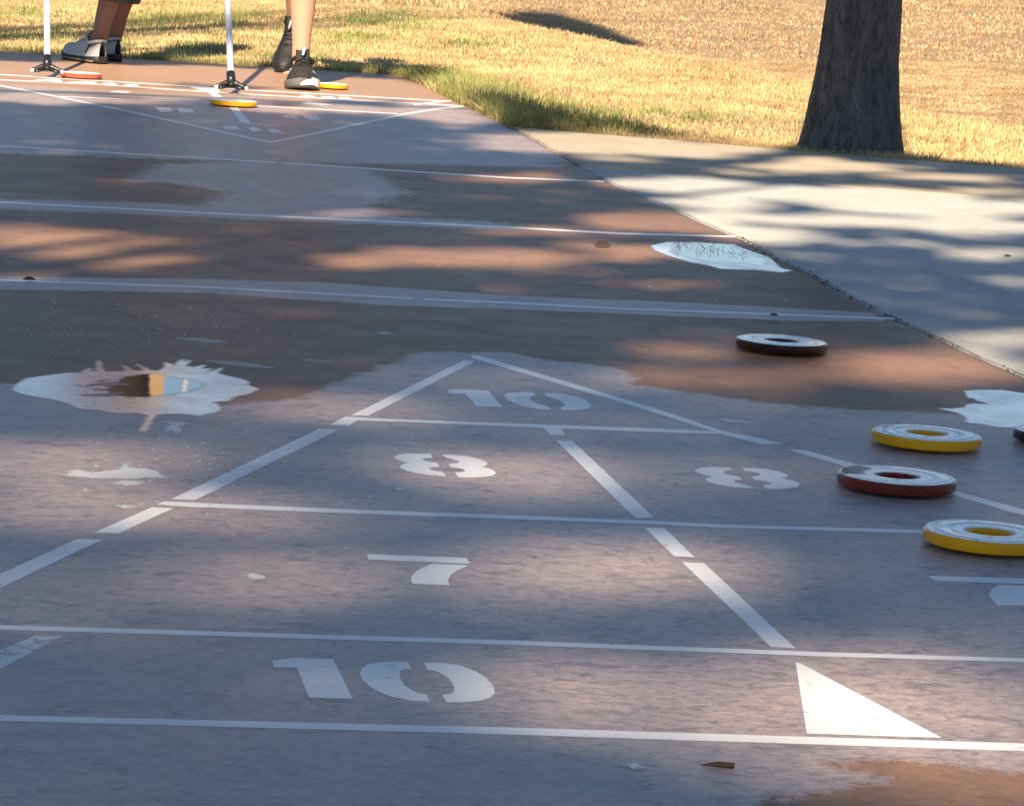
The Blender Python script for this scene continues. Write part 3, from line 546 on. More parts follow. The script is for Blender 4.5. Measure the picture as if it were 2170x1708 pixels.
M = MAT('spatter', .4, (.68, .68, .68)); me.materials.append(M.m); o = bpy.data.objects.new('paint_spatter', me); scn.collection.objects.link(o); o.parent = court; o['kind'] = 'stuff'

M = MAT('white_scuff', .4, (.6, .6, .6)); n1 = M.noise(30, 4); M.col(M.mix(n1, (.45, .44, .44), (.72, .72, .7))); rimmed(M, .035, -.006, .002, 110)
for q_ in (z6([(430, 1233), (500, 1190), (620, 1215), (700, 1205), (790, 1195), (845, 1150), (850, 1180), (950, 1185), (1020, 1200), (1110, 1248), (1000, 1245), (880, 1255), (760, 1250), (600, 1248)]), z6([(750, 1285), (830, 1262), (930, 1270), (950, 1285), (850, 1300)]), z6([(780, 1435), (830, 1430), (900, 1440), (830, 1447)]),
     z6([(1060, 875), (1180, 878), (1290, 888), (1215, 895), (1200, 930), (1160, 968), (1150, 930), (1090, 945), (1110, 905), (1140, 890)]), zl([(1045, 290), (1080, 280), (1135, 296), (1090, 305)]), z7([(455, 1075), (490, 1072), (505, 1088), (470, 1092)]), zr([(505, 1082), (545, 1072), (575, 1090), (530, 1095)])): fanpoly('paint_scuff', q_, .0003, M.m, court, .003)

# dirt and leaf litter in the joint between court and walkway (uncountable)
V = []; F = []; r_ = np.random.default_rng(4)
for i in range(230):
    y = r_.uniform(.9, 4.2)*(1 if i < 250 else .8)+.3; x = float(xright(np.array(y)))+r_.normal(.005, .007); s_ = r_.uniform(.001, .0045)
    b = len(V); a = r_.uniform(0, 6.28); h = r_.uniform(.0005, .003)
    V += [(x-s_*math.cos(a), y-s_*math.sin(a), .001), (x+s_*.4*math.sin(a), y-s_*.4*math.cos(a), h*.6), (x+s_*math.cos(a), y+s_*math.sin(a), .001), (x, y, h+.002)]
    F += [(b, b+1, b+3), (b+1, b+2, b+3), (b, b+3, b+2)]
M = MAT('joint_debris', .95, (.07, .06, .045)); n1 = M.noise(90, 3); M.col(M.ramp(n1, [(.35, (.03, .028, .025)), (.6, (.12, .10, .06))]))
tag(mesh('leaf_litter', V, F, M.m), 'dark crumbly litter lying in the joint between court and concrete walk', 'litter', kind='stuff')

# ------------------------------------------------------------------ shuffleboard discs
def lathe(prof, seg=72):
    V = []; F = []; n = len(prof)
    for k in range(seg):
        a = 2*math.pi*k/seg
        for r, z in prof: V.append((r*math.cos(a), r*math.sin(a), z))
    for k in range(seg):
        k2 = (k+1) % seg
        for i in range(n-1): F.append((k*n+i, k2*n+i, k2*n+i+1, k*n+i+1))
    return V, F
def plastic(name, c, top=None):
    M = MAT(name, .22, c); n1 = M.noise(60, 5, .7); n2 = M.noise(300, 3)
    M.col(M.mix(M.ramp(n1, [(.38, .12), (.6, 0.)]), c, tuple(v*.7 for v in c))); M.rgh(M.ramp(n2, [(.3, .16), (.7, .34)])); return M.m
YEL = plastic('yellow_plastic', (.78, .37, .004)); RED = plastic('dark_red_plastic', (.12, .014, .008)); RED2 = plastic('orange_red_plastic', (.48, .075, .03)); BLK = plastic('near_black_red_plastic', (.016, .004, .004))
M = MAT('worn_sky_white_face', .22, (.74, .78, .78)); n1 = M.noise(45, 5, .7); n2 = M.noise(18, 5, .7); n3 = M.noise(160, 5, .7); c = M.mix(M.ramp(n1, [(.36, 1.), (.45, 0.)]), (.86, .88, .87), (.38, .39, .39)); c = M.mix(M.ramp(n3, [(.3, .7), (.42, 0.)]), c, (.3, .28, .26)); M.col(M.mix(M.ramp(n2, [(.5, 0.), (.75, .4)]), c, (.6, .57, .5))); M.rgh(M.ramp(n3, [(.3, .4), (.6, .2)])); FACE = M.m  # worn disc top, its white standing in for mirrored sky
HT = .0185
def disc(x, y, dia, mat, label, tilt=0, chip=None):
    """x, y: photo position of the centre of the top face"""
    p = G(x, y, HT); R0 = dia/2
    t = tag(empty('shuffleboard_disc', (p[0], p[1], .0045), tilt), label, 'disc', 'shuffleboard discs on the court')
    h = HT-.0045; i = R0*.34
    v, f = lathe([(i, .0), (R0-.003, 0), (R0-.0008, .0012), (R0, .003), (R0, h-.002), (R0-.0012, h-.0004), (R0-.0025, h), (R0*.945, h), (R0*.94, h-.0012), (i+.004, h-.0012), (i, h-.0035), (i, 0)])
    mesh('rim', v, f, mat, t, True)
    v, f = lathe([(R0*.965, h+.0002), (R0*.955, h+.0003), (R0*.90, h+.0004), (R0*.89, h), (R0*.88, h), (R0*.87, h+.0005), (R0*.62, h+.0006), (R0*.60, h-.0004), (R0*.585, h-.0004), (R0*.57, h+.0008), (R0*.42, h+.0008), (R0*.40, h-.0012)])
    o = mesh('sky_white_face', v, f, FACE, t, True)
    v, f = lathe([(0, .0005), (R0*.325, .0005), (i, .0015)], 48); mesh('centre_well', v, f, mat, t, True)
    for o in t.children:
        md = o.modifiers.new('bev', 'EDGE_SPLIT'); md.split_angle = R(35)
    return t
disc(1964, 917, .147, YEL, 'yellow disc farther up, beside the long white diagonal line')
disc(1901, 1007, .147, RED, 'dark red disc sitting on the white diagonal line')
dk = bpy.data.objects['shuffleboard_disc.001']; R0 = .0735; hh = HT-.0045+.0011; V = []; F = []
for k in range(13):
    a = R(118+k*5.5); w1 = R0*(.60+.08*math.sin(k*2.1)); V += [(w1*math.cos(a), w1*math.sin(a), hh), (R0*.93*math.cos(a), R0*.93*math.sin(a), hh-.0003)]
    if k: F.append((2*k-2, 2*k-1, 2*k+1, 2*k))
mesh('worn_patch', V, F, BLK, dk)
disc(2097, 1126, .149, YEL, 'nearest yellow disc, cut off by the right edge, at the end of a white line')
disc(1657, 721, .147, BLK, 'nearly black red disc alone on the brown paint near the walkway')
disc(2262, 914, .147, BLK, 'dark disc just entering at the right edge beside the wet patch')
disc(172, 155, .14, RED2, 'orange red far disc between the left cue head and the white shoes')
disc(495, 213, .148, YEL, 'far yellow disc lying in front of the right cue head')
disc(705, 178, .11, YEL, 'far yellow disc half hidden behind the black sneaker')

# ------------------------------------------------------------------ cues
M = MAT('cue_shaft', .3, (.5, .56, .66)); M.b.inputs['Metallic'].default_value = .1; n1 = M.noise(8, 3, stretch=(1, 1, .2)); M.col(M.mix(n1, (.40, .46, .56), (.50, .56, .66))); SHAFT = M.m
M = MAT('black_plastic', .3, (.012, .012, .014)); n1 = M.noise(120, 3); M.rgh(M.ramp(n1, [(.3, .25), (.7, .45)])); BP = M.m
M = MAT('nylon_glide', .35, (.7, .68, .62)); n1 = M.noise(90, 3); M.col(M.mix(n1, (.62, .6, .55), (.78, .76, .7))); NYL = M.m
CUED = Vector((math.cos(R(92))*math.cos(R(48)), math.sin(R(92))*math.cos(R(48)), math.sin(R(48))))
def cue(px, py, topx, label, z=.03, flip=0):
    base = G(px, py, z); d = CUED
    t = tag(empty('shuffleboard_cue', (base[0], base[1], 0)), label, 'cue', 'cues held by the two players')
    b = Vector((0, 0, z))
    v, f = tube([b+d*.035, b+d*1.0, b+d*1.8], [.0105, .0115, .0115], 20); mesh('shaft', v, f, SHAFT, t, True)
    parts = [tube([b+d*0.005, b+d*.05], [.0155, .0145], 16)]
    bb = b+d*.012
    for s in (-1, 1):
        e1 = Vector((s*.045, -.012, -.014+.0)); e1.z -= .0
        parts.append(tube([bb, bb+Vector((s*.02, -.004, -.004)), bb+e1*.85, bb+e1*1.12], [.012, .0085, .0068, .0075], 12))
        parts.append(tube([bb+Vector((s*.008, .002, -.012)), bb+Vector((s*.026, -.008, -.0175)), bb+e1+Vector((0, 0, -.004))], [.006, .005, .005], 10))
    parts.append(tube([bb+Vector((0, 0, .0)), bb+Vector((0, -.006, -.017))], [.012, .006], 12))
    v, f = join(parts); mesh('cue_head', v, f, BP, t, True)
    for s in (-1, 1):
        c_ = bb+Vector((s*.049, -.021, -.016)); v, f = tube([c_, c_+Vector((0, -.005, 0))], [.0062, .0055], 16); mesh('glide', v, f, NYL, t)
    return t
cue(100, 146, 107, 'long pale shuffleboard cue with black forked head beside the white shoes')
cue(490, 181, 483, 'long pale shuffleboard cue with black forked head behind the far yellow disc')

# ------------------------------------------------------------------ litter
M = MAT('dry_leaf', .8, (.2, .09, .04)); n1 = M.noise(80, 3); M.col(M.mix(n1, (.035, .018, .012), (.085, .045, .027))); DL = M.m
def leafy(x, y, L, W, rz, label, name='fallen_leaf', cat='leaf', h=.006):
    p = G(x, y); V = []; F = []; n = 9
    for i in range(n):
        t_ = i/(n-1); w_ = math.sin(math.pi*min(1, t_*.92+.06))**.8*W/2*(.75+.5*((i*37) % 7)/7); z = .0015+h*(math.sin(t_*3.0))+.001*t_
        V += [(-L/2+L*t_, -w_, .001+.1*w_), (-L/2+L*t_, 0, .0015), (-L/2+L*t_, w_, .001+h*math.sin(t_*3)+.5*w_)]
    for i in range(n-1):
        for k in range(2): F.append((i*3+k, i*3+3+k, i*3+4+k, i*3+1+k))
    o = mesh(name, V, F, DL, None, True); o.location = (p[0], p[1], .003); o.rotation_euler[2] = rz
    md = o.modifiers.new('solid', 'SOLIDIFY'); md.thickness = .0006
    return tag(o, label, cat)
leafy(1278, 525, .038, .02, .2, 'small curled brown leaf lying on the sunlit court before the puddle', h=.004)
p_ = G(1528, 1626); v, f = tube([(-.019, .003, .002), (-.012, .0025, .003), (-.002, 0, .0038), (.008, -.001, .004), (.0125, -.002, .0035)], [.0006, .0018, .0032, .0036, .003], 8, .5, 3)
o = mesh('bark_scrap', v, f, DL); o.location = (p_[0], p_[1], 0); o.scale = (.85, .85, .7); tag(o, 'short brown scrap of bark lying below the bottom white line', 'bark scrap')
leafy(62, 598, .022, .009, .1, 'dark dried leaf lying on a thin white line at the left edge', h=.003)
leafy(1655, 1, .0, .0, 0, '', ) if False else None
leafy(2135, 547, .018, .006, .1, 'small dark leaf lying on the pale concrete near the right edge', h=.002)
leafy(1640, 673, .016, .005, .2, 'dark crumpled leaf beside the joint near the near dead line', h=.002)
leafy(420, 1342+0, .03, .01, .1, 'dark thin leaf scrap lying on the worn line across the court', h=.001) if False else None
# ------------------------------------------------------------------ people
def cloth(name, c, rough=.85, sc=60):
    M = MAT(name, rough, c); n1 = M.noise(sc, 5, .7); n2 = M.noise(sc*6, 3); M.col(M.mix(M.ramp(n1, [(.3, .45), (.7, 0.)]), c, tuple(v*.62 for v in c))); M.bump(n2, .3, .001); return M.m
M = MAT('skin', .5, (.50, .29, .19)); n1 = M.noise(12, 4); n2 = M.noise(160, 3); M.col(M.mix(n1, (.44, .25, .165), (.56, .34, .23))); M.bump(n2, .12, .001); M.b.inputs['Subsurface Weight'].default_value = .08; M.b.inputs['Subsurface Radius'].default_value = (.01, .004, .002); SKIN = M.m
M = MAT('brown_shaded_skin', .5, (.33, .17, .11)); n1 = M.noise(12, 4); M.col(M.mix(n1, (.19, .095, .062), (.27, .135, .088))); SKIN2 = M.m  # left player's brownish skin, colour darkened to stand in for shade
WH = cloth('shaded_white_leather', (.44, .43, .41), .55, 40); WH2 = cloth('white_trim', (.8, .8, .78), .5); SOLEB = cloth('black_rubber', (.012, .012, .012), .6); KNIT = cloth('black_knit', (.022, .019, .021), .85, 90); GRY = cloth('grey_foam', (.11, .11, .11), .7); NAVY = cloth('dark_navy', (.012, .014, .022), .6)  # the white leather is greyed to stand in for shade on the left player
def prof(xs, ys): return lambda x: float(np.interp(x, xs, ys))
HWX = [0, .01, .03, .06, .10, .14, .18, .22, .25, .272, .285, .29]
HWY = [.012, .023, .032, .036, .036, .040, .047, .0485, .043, .031, .017, .005]
HTX = [0, .02, .045, .075, .10, .14, .18, .22, .25, .275, .29]
HTY = [.058, .056, .046, .052, .072, .066, .052, .044, .038, .028, .008]
hw = prof(HWX, HWY); ht = prof(HTX, HTY)
ZSO = lambda x: .026-.006*math.sin(math.pi*x/.29)+.012*max(0, (x-.2)/.09)**2
def upt(x, a, off=0.):
    c_, s_ = math.cos(a), math.sin(a); h = ht(x)+off; wv = hw(x)+off
    k = 1-.42*sstep(.0, 1., abs(s_))*(1 if x < .17 else .6)
    return (x, math.copysign(abs(c_)**.75, c_)*wv*(.55+.45*k if abs(s_) > .02 else 1), ZSO(x)-.003+abs(s_)**.9*h)
def grid_mesh(name, P, mat, parent, closed=False, sub=0):
    r_, c_ = len(P), len(P[0]); V = [p for row in P for p in row]; F = []
    for i in range(r_-1):
        for j in range(c_-1+(1 if closed else 0)): F.append((i*c_+j, i*c_+(j+1) % c_, (i+1)*c_+(j+1) % c_, (i+1)*c_+j))
    return mesh(name, V, F, mat, parent, True)
def shoe(parent, loc, yaw, pitch, mats, style, mirror=1, roll=0., L=1.):
    up, so_, tr_ = mats
    t = bpy.data.objects.new('shoe', None)
    xs = [0.0005]+[.29*i/34 for i in range(1, 34)]+[.2895]
    # sole is the shoe's own mesh root
    P = []
    for x in xs:
        wv = hw(x)*1.07+.0015; zt = ZSO(x); zb = .014*max(0, (x-.215)/.075)**2+.006*max(0, (.03-x)/.03)**2
        P.append([(x, -wv*.93, zb), (x, -wv, zb+.006), (x, -wv, zt), (x, -wv*.8, zt+.001), (x, wv*.8, zt+.001), (x, wv, zt), (x, wv, zb+.006), (x, wv*.93, zb)])
    so = grid_mesh('shoe', P, so_, parent, True)
    V = [v.co.copy() for v in so.data.vertices]; b = bmesh.new(); b.from_mesh(so.data)
    b.verts.ensure_lookup_table(); b.faces.new(b.verts[:8][::-1]); b.faces.new(b.verts[-8:]); bmesh.ops.recalc_face_normals(b, faces=b.faces[:]); b.to_mesh(so.data); b.free()
    P = [[upt(x, math.pi*j/22) for j in range(23)] for x in xs]
    # wrinkle the vamp slightly
    P = [[(x, y, z+.0012*math.sin(x*260)*(1 if .11 < x < .2 else 0)*(j > 5 and j < 17)) for j, (x, y, z) in enumerate(row)] for row in P]
    u = grid_mesh('upper', P, up, so)
    def patch(name, quad, mat, off=.0016, n=8):
        (x0, a0), (x1, a1), (x2, a2), (x3, a3) = quad; P = []
        for i in range(n+1):
            s = i/n; row = []
            for j in range(n+1):
                q = j/n; xx = (x0*(1-q)+x1*q)*(1-s)+(x3*(1-q)+x2*q)*s; aa = (a0*(1-q)+a1*q)*(1-s)+(a3*(1-q)+a2*q)*s; row.append(upt(min(.289, max(.001, xx)), aa if mirror > 0 else math.pi-aa, off))
            P.append(row)
        return grid_mesh(name, P, mat, so)
    # collar
    col = []
    for k in range(28):
        a = 2*math.pi*k/28; x = .058+.05*math.cos(a); col.append((x, .030*math.sin(a), .072+.022*max(0, math.cos(a))+.010*max(0, -math.cos(a))))
    v, f = tube(col+col[:2], [.0065]*30, 8, 0, 0, False); mesh('collar', v, f, tr_ if style == 'white' else up, so, True)
    P = [[(.105+.028*(1-s), y_*(.020+.004*s), .075+.05*s-.3*abs(y_)*.02) for y_ in (-1, -.5, 0, .5, 1)] for s in (0, .25, .5, .75, 1)]
    P = [[(.13-.045*s, y_*.021, ZSO(.12)+.062+.036*s-.004*abs(y_)) for y_ in (-1, -.5, 0, .5, 1)] for s in (0, .25, .5, .75, 1)]
    o = grid_mesh('tongue', P, up, so); md = o.modifiers.new('s', 'SOLIDIFY'); md.thickness = .004
    for i in range(5):
        x = .115+.017*i; zt = ZSO(x)+ht(x); v, f = tube([(x-.003, -.022, zt-.007), (x+.004*(-1)**i, 0, zt+.003), (x-.003, .022, zt-.007)], [.0026]*3, 6); 
        if i == 0: LV, LF = v, f
        else: LV, LF = join([(LV, LF), (v, f)])
    mesh('laces', LV, LF, tr_ if style == 'white' else KNIT, so, True)
    A = math.pi
    if style == 'white':
        patch('side_mark', [(.060, .25), (.074, .25), (.070, 1.05), (.058, 1.05)], SOLEB); patch('side_mark', [(.058, .98), (.060, 1.12), (.098, .95), (.096, .82)], SOLEB)
        patch('toe_cap', [(.262, .05), (.262, A-.05), (.287, A-.05), (.287, .05)], SOLEB, .001); patch('heel_tab', [(.001, 1.0), (.001, A-1.), (.014, A-1.), (.014, 1.)], SOLEB, .001)
        P_ = [[(.29*i/20, s*(hw(.29*i/20)*1.07+.0022), z_) for z_ in (.006+.012*max(0, (.29*i/20-.215)/.075)**2, .011+.012*max(0, (.29*i/20-.215)/.075)**2)] for i in range(1, 20) for s in (1,)]
        grid_mesh('sole_stripe', P_, cloth('tan_rubber', (.25, .2, .12), .7), so)
    else:
        patch('side_mark', [(.20, .35), (.208, .35), (.235, .9), (.225, .95)], WH2); patch('side_mark', [(.205, .35), (.213, .4), (.205, .95), (.197, .9)], WH2)
        v, f = tube([(.135, .0, .098), (.128, .003, .112), (.112, .006, .119), (.104, .007, .112)], [.0035, .004, .004, .003], 8); mesh('lace_loop', v, f, WH2, so, True)
        patch('side_mark', [(.05, 1.1), (.07, 1.1), (.1, .8), (.08, .7)], WH2)
        # white wedge on the midsole
        P_ = []
        for i in range(12):
            x = .165+.115*i/11; wv = hw(x)*1.07+.0028; zb = .014*max(0, (x-.215)/.075)**2
            P_.append([(x, mirror*wv, zb+.007), (x, mirror*wv, zb+.007+.004+.020*min(1, i/5))])
        grid_mesh('midsole_flash', P_, WH2, so)
        P_ = []
        for i in range(17):
            a = math.pi*(.06+.5*i/16); xx = .262+.029*math.sin(a); yy = math.cos(a)*.040; P_.append([(xx, mirror*yy, .018), (xx, mirror*yy, .018+.017*math.sin(math.pi*i/16)**.6)])
        grid_mesh('midsole_flash', P_, WH2, so)
    so.location = loc; so.rotation_euler = (roll, pitch, yaw)
    if mirror: so.scale = (L, L, L)
    return so
def skinbody(name, nodes, edges, mat, parent, sub=2):
    names = list(nodes); me = bpy.data.meshes.new(name); me.from_pydata([nodes[k][0] for k in names], [(names.index(a), names.index(b)) for a, b in edges], [])
    o = bpy.data.objects.new(name, me); scn.collection.objects.link(o)
    sk = o.modifiers.new('skin', 'SKIN'); sk.use_smooth_shade = True; sv = me.skin_vertices[0].data if me.skin_vertices else None
    if sv is None:
        bpy.context.view_layer.objects.active = o; sv = me.skin_vertices[0].data
    for i, k in enumerate(names):
        r_ = nodes[k][1]; sv[i].radius = r_ if isinstance(r_, tuple) else (r_, r_); sv[i].use_root = (i == 0)
    ss = o.modifiers.new('sub', 'SUBSURF'); ss.levels = sub; ss.render_levels = sub
    dg = bpy.context.evaluated_depsgraph_get(); me2 = bpy.data.meshes.new_from_object(o.evaluated_get(dg)); o.modifiers.clear(); o.data = me2
    me2.materials.clear(); me2.materials.append(mat); me2.polygons.foreach_set('use_smooth', [True]*len(me2.polygons)); o.name = name
    if parent is not None: o.parent = parent
    return o
def lerp(a, b, t): return tuple(a[i]*(1-t)+b[i]*t for i in range(3))
def person(label, P, mats, hem):
    """P: joints in world coordinates"""
    t = tag(empty('person', (P['root'][0], P['root'][1], 0)), label, 'person'); off = Vector((P['root'][0], P['root'][1], 0))
    loc = lambda p: tuple(Vector(p)-off)
    n = {}; e = []
    n['pel'] = (loc(P['pelvis']), (.13, .10)); n['bel'] = (loc(lerp(P['pelvis'], P['chest'], .5)), (.13, .095)); n['che'] = (loc(P['chest']), (.15, .105)); n['nk0'] = (loc(P['neck']), (.075, .06))
    hd = Vector(P['head'])-Vector(P['neck']); n['nk1'] = (loc(Vector(P['neck'])+hd*.35), .052); n['jaw'] = (loc(Vector(P['neck'])+hd*.62), (.062, .07)); n['hd'] = (loc(P['head']), (.075, .09)); n['top'] = (loc(Vector(P['head'])+hd*.28), (.055, .065))
    fwd = Vector(P['face']); n['nose'] = (loc(Vector(P['head'])-hd*.14+fwd*.105), .012)
    e += [('pel', 'bel'), ('bel', 'che'), ('che', 'nk0'), ('nk0', 'nk1'), ('nk1', 'jaw'), ('jaw', 'hd'), ('hd', 'top'), ('hd', 'nose')]
    for s in 'LR':
        hp, kn, an, to = P['hip'+s], P['knee'+s], P['ankle'+s], P['toe'+s]
        dn = Vector(kn)-Vector(an); back = Vector(P['calf'+s])
        n['hp'+s] = (loc(hp), .095); n['th'+s] = (loc(lerp(hp, kn, .5)), .078); n['kn'+s] = (loc(kn), .056)
        n['cf'+s] = (loc(Vector(lerp(kn, an, .33))+back*.016), .055); n['cg'+s] = (loc(Vector(lerp(kn, an, .62))+back*.008), .043); n['sh'+s] = (loc(lerp(kn, an, .84)), .0335); n['an'+s] = (loc(an), .033)
        n['he'+s] = (loc(lerp(an, (to[0], to[1], to[2]), .25)), .026)
        e += [('pel', 'hp'+s), ('hp'+s, 'th'+s), ('th'+s, 'kn'+s), ('kn'+s, 'cf'+s), ('cf'+s, 'cg'+s), ('cg'+s, 'sh'+s), ('sh'+s, 'an'+s), ('an'+s, 'he'+s)]
        so_, el, wr = P['sho'+s], P['elb'+s], P['wri'+s]
        n['so'+s] = (loc(so_), .062); n['ua'+s] = (loc(lerp(so_, el, .5)), .046); n['el'+s] = (loc(el), .038); n['fa'+s] = (loc(lerp(el, wr, .35)), .037); n['wr'+s] = (loc(wr), (.027, .021))
        e += [('che', 'so'+s), ('so'+s, 'ua'+s), ('ua'+s, 'el'+s), ('el'+s, 'fa'+s), ('fa'+s, 'wr'+s)]
        # hand: palm, four fingers curled round the grip, thumb from the side
        ax = Vector(P['grip'][s][1]).normalized(); gc = Vector(P['grip'][s][0]); rad_ = (Vector(wr)-gc); rad_ = (rad_-ax*rad_.dot(ax)).normalized(); tn = ax.cross(rad_)
        pal = gc+rad_*.032; n['pa'+s] = (loc(pal), (.028, .016)); e += [('wr'+s, 'pa'+s)]
        for i, ln in enumerate((.9, 1., .95, .8)):
            o_ = ax*(.028-.019*i); pr = 'pa'+s
            for j, an_ in enumerate((45, 115, 185)):
                a_ = R(an_*ln); p_ = gc+o_+(rad_*math.cos(a_)+tn*math.sin(a_))*(.029 if j else .034); k = 'f%d%d' % (i, j)+s; n[k] = (loc(p_), (.0095, .0088, .0078)[j]); e.append((pr, k)); pr = k
        pr = 'pa'+s
        for j, an_ in enumerate((-50, -110)):
            a_ = R(an_); p_ = gc+ax*(.038+.008*j)+(rad_*math.cos(a_)+tn*math.sin(a_))*.031; k = 't%d' % j+s; n[k] = (loc(p_), (.011, .0088)[j]); e.append((pr, k)); pr = k
    body = skinbody('body', n, e, mats['skin'], t)
    # clothes
    pn = {'pel': (n['pel'][0], (.142, .112)), 'bel': (loc(lerp(P['pelvis'], P['chest'], .22)), (.14, .108))}; pe = [('pel', 'bel')]
    for s in 'LR':
        hp, kn, an = P['hip'+s], P['knee'+s], P['ankle'+s]
        pn['hp'+s] = (loc(hp), .108); pn['th'+s] = (loc(lerp(hp, kn, .5)), .094); pe += [('pel', 'hp'+s), ('hp'+s, 'th'+s)]
        if hem == 'long':
            pn['kn'+s] = (loc(kn), .073); pe += [('th'+s, 'kn'+s)]
            bk = Vector(P['calf'+s])*.02; q0, q1, q2, q3 = [Vector(loc(lerp(kn, an, t_))) for t_ in (-.06, .3, .5, .655)]
            v, f = tube([q0, q1+bk, q2+bk*.6, q3+bk*.3, q3+bk*.3], [.074, .071, .066, .0635, .058], 28, .03, 3, False); mesh('trouser_leg', v, f, mats['legs'], t, True)
        else:
            pn['kn'+s] = (loc(lerp(hp, kn, .85)), .09); pe += [('th'+s, 'kn'+s)]
    skinbody('trousers' if hem == 'long' else 'shorts', pn, pe, mats['legs'], t)
    sn = {'bel': (loc(lerp(P['pelvis'], P['chest'], .1)), (.15, .118)), 'mid': (n['bel'][0], (.148, .112)), 'che': (n['che'][0], (.165, .122)), 'nk': (loc(lerp(P['chest'], P['neck'], .75)), (.09, .075))}; se = [('bel', 'mid'), ('mid', 'che'), ('che', 'nk')]
    for s in 'LR':
        sn['so'+s] = (n['so'+s][0], .076); sn['ua'+s] = (loc(lerp(P['sho'+s], P['elb'+s], .6)), .062); se += [('che', 'so'+s), ('so'+s, 'ua'+s)]
    skinbody('shirt', sn, se, mats['shirt'], t)
    hdp = Vector(loc(P['head'])); bm = bmesh.new(); bmesh.ops.create_uvsphere(bm, u_segments=24, v_segments=16, radius=1)
    for v in bm.verts: v.co = Vector((v.co.x*.088, v.co.y*.098, v.co.z*.105))+hdp-fwd*.018+Vector((0, 0, .03))
    bmesh.ops.delete(bm, geom=[v for v in bm.verts if (v.co-hdp).dot(fwd) > .02 and v.co.z < hdp.z+.06 or v.co.z < hdp.z-.06], context='VERTS')
    me = bpy.data.meshes.new('hair'); bm.to_mesh(me); bm.free(); me.materials.append(mats['hair']); o = bpy.data.objects.new('hair', me); scn.collection.objects.link(o); o.parent = t
    sd = fwd.cross(Vector((0, 0, 1)))
    for s in (-1, 1):
        v, f = tube([hdp+fwd*.07+sd*s*.03-Vector((0, 0, .003)), hdp+fwd*.085+sd*s*.03-Vector((0, 0, .003))], [.012, .006], 12); mesh('eye', v, f, NAVY, t)
        v, f = tube([hdp+sd*s*.078-Vector((0, 0, .03)), hdp+sd*s*.084-Vector((0, 0, .0)), hdp+sd*s*.08+Vector((0, 0, .025))], [.008, .012, .007], 8); mesh('ear', v, f, mats['skin'], t, True)
    v, f = tube([hdp+fwd*.078-hd*.38+sd*.022, hdp+fwd*.086-hd*.38, hdp+fwd*.078-hd*.38-sd*.022], [.004, .006, .004], 8); mesh('mouth', v, f, RED, t, True)
    return t, off
def cuepoint(px, py, t_, z=.03):
    b = G(px, py, z); return Vector(b)+CUED*t_
# right player: front foot toward us, rear heel lifted
g1 = cuepoint(490, 181, 1.12); g2 = cuepoint(490, 181, 1.30)
pr_, of_ = person('person in black sneakers with white flashes, bare shins, stepping toward the viewer beside a cue', dict(root=(.36, 9.3), pelvis=(.42, 9.62, .90), chest=(.38, 9.42, 1.27), neck=(.36, 9.36, 1.46), head=(.355, 9.33, 1.62), face=(-.1, -.99, 0),
  hipL=(.36, 9.58, .86), kneeL=(.335, 9.16, .50), ankleL=(.342, 9.20, .085), toeL=(.34, 9.06, .03), calfL=(.0, 1, 0),
  hipR=(.50, 9.68, .86), kneeR=(.375, 9.9, .48), ankleR=(.402, 10.14, .175), toeR=(.375, 10.06, .06), calfR=(.0, 1, 0),
  shoL=(.55, 9.42, 1.36), elbL=(.52, 9.18, 1.14), wriL=(.40, 9.0, 1.0), shoR=(.19, 9.46, 1.36), elbR=(.21, 9.74, 1.08), wriR=tuple(g1+Vector((.045, .03, .03))),
  grip={'R': (g1, CUED), 'L': (Vector((.36, 8.96, .96)), Vector((0, .2, 1)))}), dict(skin=SKIN, legs=cloth('khaki_cloth', (.28, .22, .15)), shirt=cloth('blue_cloth', (.06, .10, .2)), hair=cloth('grey_hair', (.25, .23, .21))), 'short')
shoe(pr_, Vector((.352, 9.27, .001))-of_, R(-94), 0, (KNIT, GRY, KNIT), 'black', 1, 0, 1.13)
shoe(pr_, Vector((.425, 10.215, .175))-of_, R(-108), R(42), (SOLEB, SOLEB, KNIT), 'black', 1)
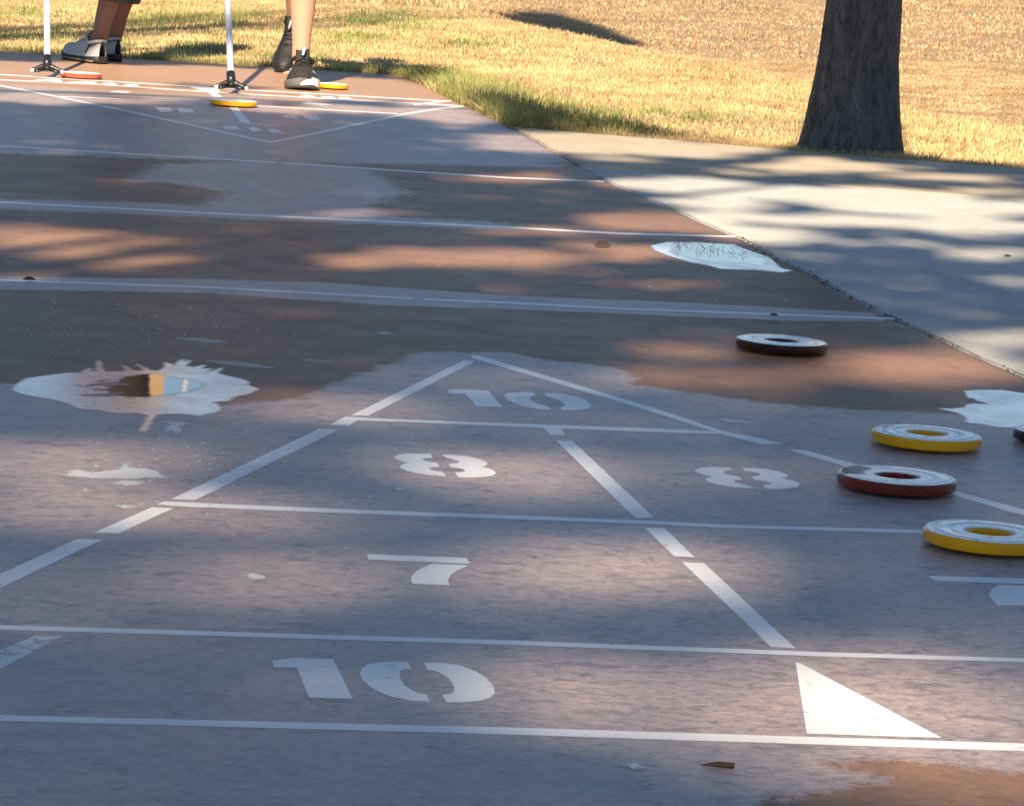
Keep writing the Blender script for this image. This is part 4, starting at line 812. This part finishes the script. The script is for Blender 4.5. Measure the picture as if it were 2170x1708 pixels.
# left player, white shoes turned away to the left
g1 = cuepoint(100, 146, 1.40)
pl_, of_ = person('person in white and black athletic shoes and grey trousers, standing by the left cue', dict(root=(-.27, 10.0), pelvis=(-.22, 10.08, .92), chest=(-.24, 10.04, 1.30), neck=(-.25, 10.02, 1.49), head=(-.27, 10.0, 1.65), face=(-.75, -.66, 0),
  hipL=(-.30, 9.99, .88), kneeL=(-.255, 9.95, .50), ankleL=(-.322, 9.94, .088), toeL=(-.42, 10.06, .03), calfL=(.8, -.5, 0),
  hipR=(-.15, 10.16, .88), kneeR=(-.20, 10.13, .50), ankleR=(-.258, 10.185, .088), toeR=(-.33, 10.30, .03), calfR=(.8, -.5, 0),
  shoL=(-.38, 9.93, 1.39), elbL=(-.47, 9.95, 1.13), wriL=tuple(g1+Vector((.03, .03, .045))), shoR=(-.12, 10.16, 1.39), elbR=(-.10, 10.2, 1.12), wriR=(-.12, 10.12, .9),
  grip={'L': (g1, CUED), 'R': (Vector((-.13, 10.09, .82)), Vector((0, .9, .4)))}), dict(skin=SKIN2, legs=cloth('grey_cloth', (.075, .085, .095)), shirt=cloth('brown_cloth', (.045, .03, .024)), hair=cloth('dark_hair', (.03, .025, .02))), 'long')
shoe(pl_, Vector((-.312, 9.878, .001))-of_, R(113), 0, (WH, SOLEB, WH), 'white', 1)
shoe(pl_, Vector((-.246, 10.125, .001))-of_, R(115), 0, (WH, SOLEB, WH), 'white', 1)
# unseen wooden post added behind the lawn for the tan strip mirrored in the puddle
pc = G(291, 815); dirv = pc-CAM; dirv[2] = 0; dirv /= np.linalg.norm(dirv); pp = pc+dirv*20
M = MAT('weathered_wood', .8, (.5, .34, .18)); n1 = M.noise(8, 5, stretch=(6, 6, .6)); M.col(M.mix(n1, (.42, .27, .13), (.62, .44, .24)))
t = tag(empty('added_mirror_post', (pp[0], pp[1], hz(pp[0], pp[1]))), 'unseen tan wooden post added far behind the lawn to mirror as a strip in the left puddle', 'post')
v, f = tube([(0, 0, -.2), (0, 0, 7)], [.19, .19], 4); mesh('shaft', v, f, M.m, t)
v, f = tube([(0, 0, 7), (0, 0, 7.05), (0, 0, 7.15)], [.23, .23, .04], 4); mesh('cap', v, f, M.m, t)
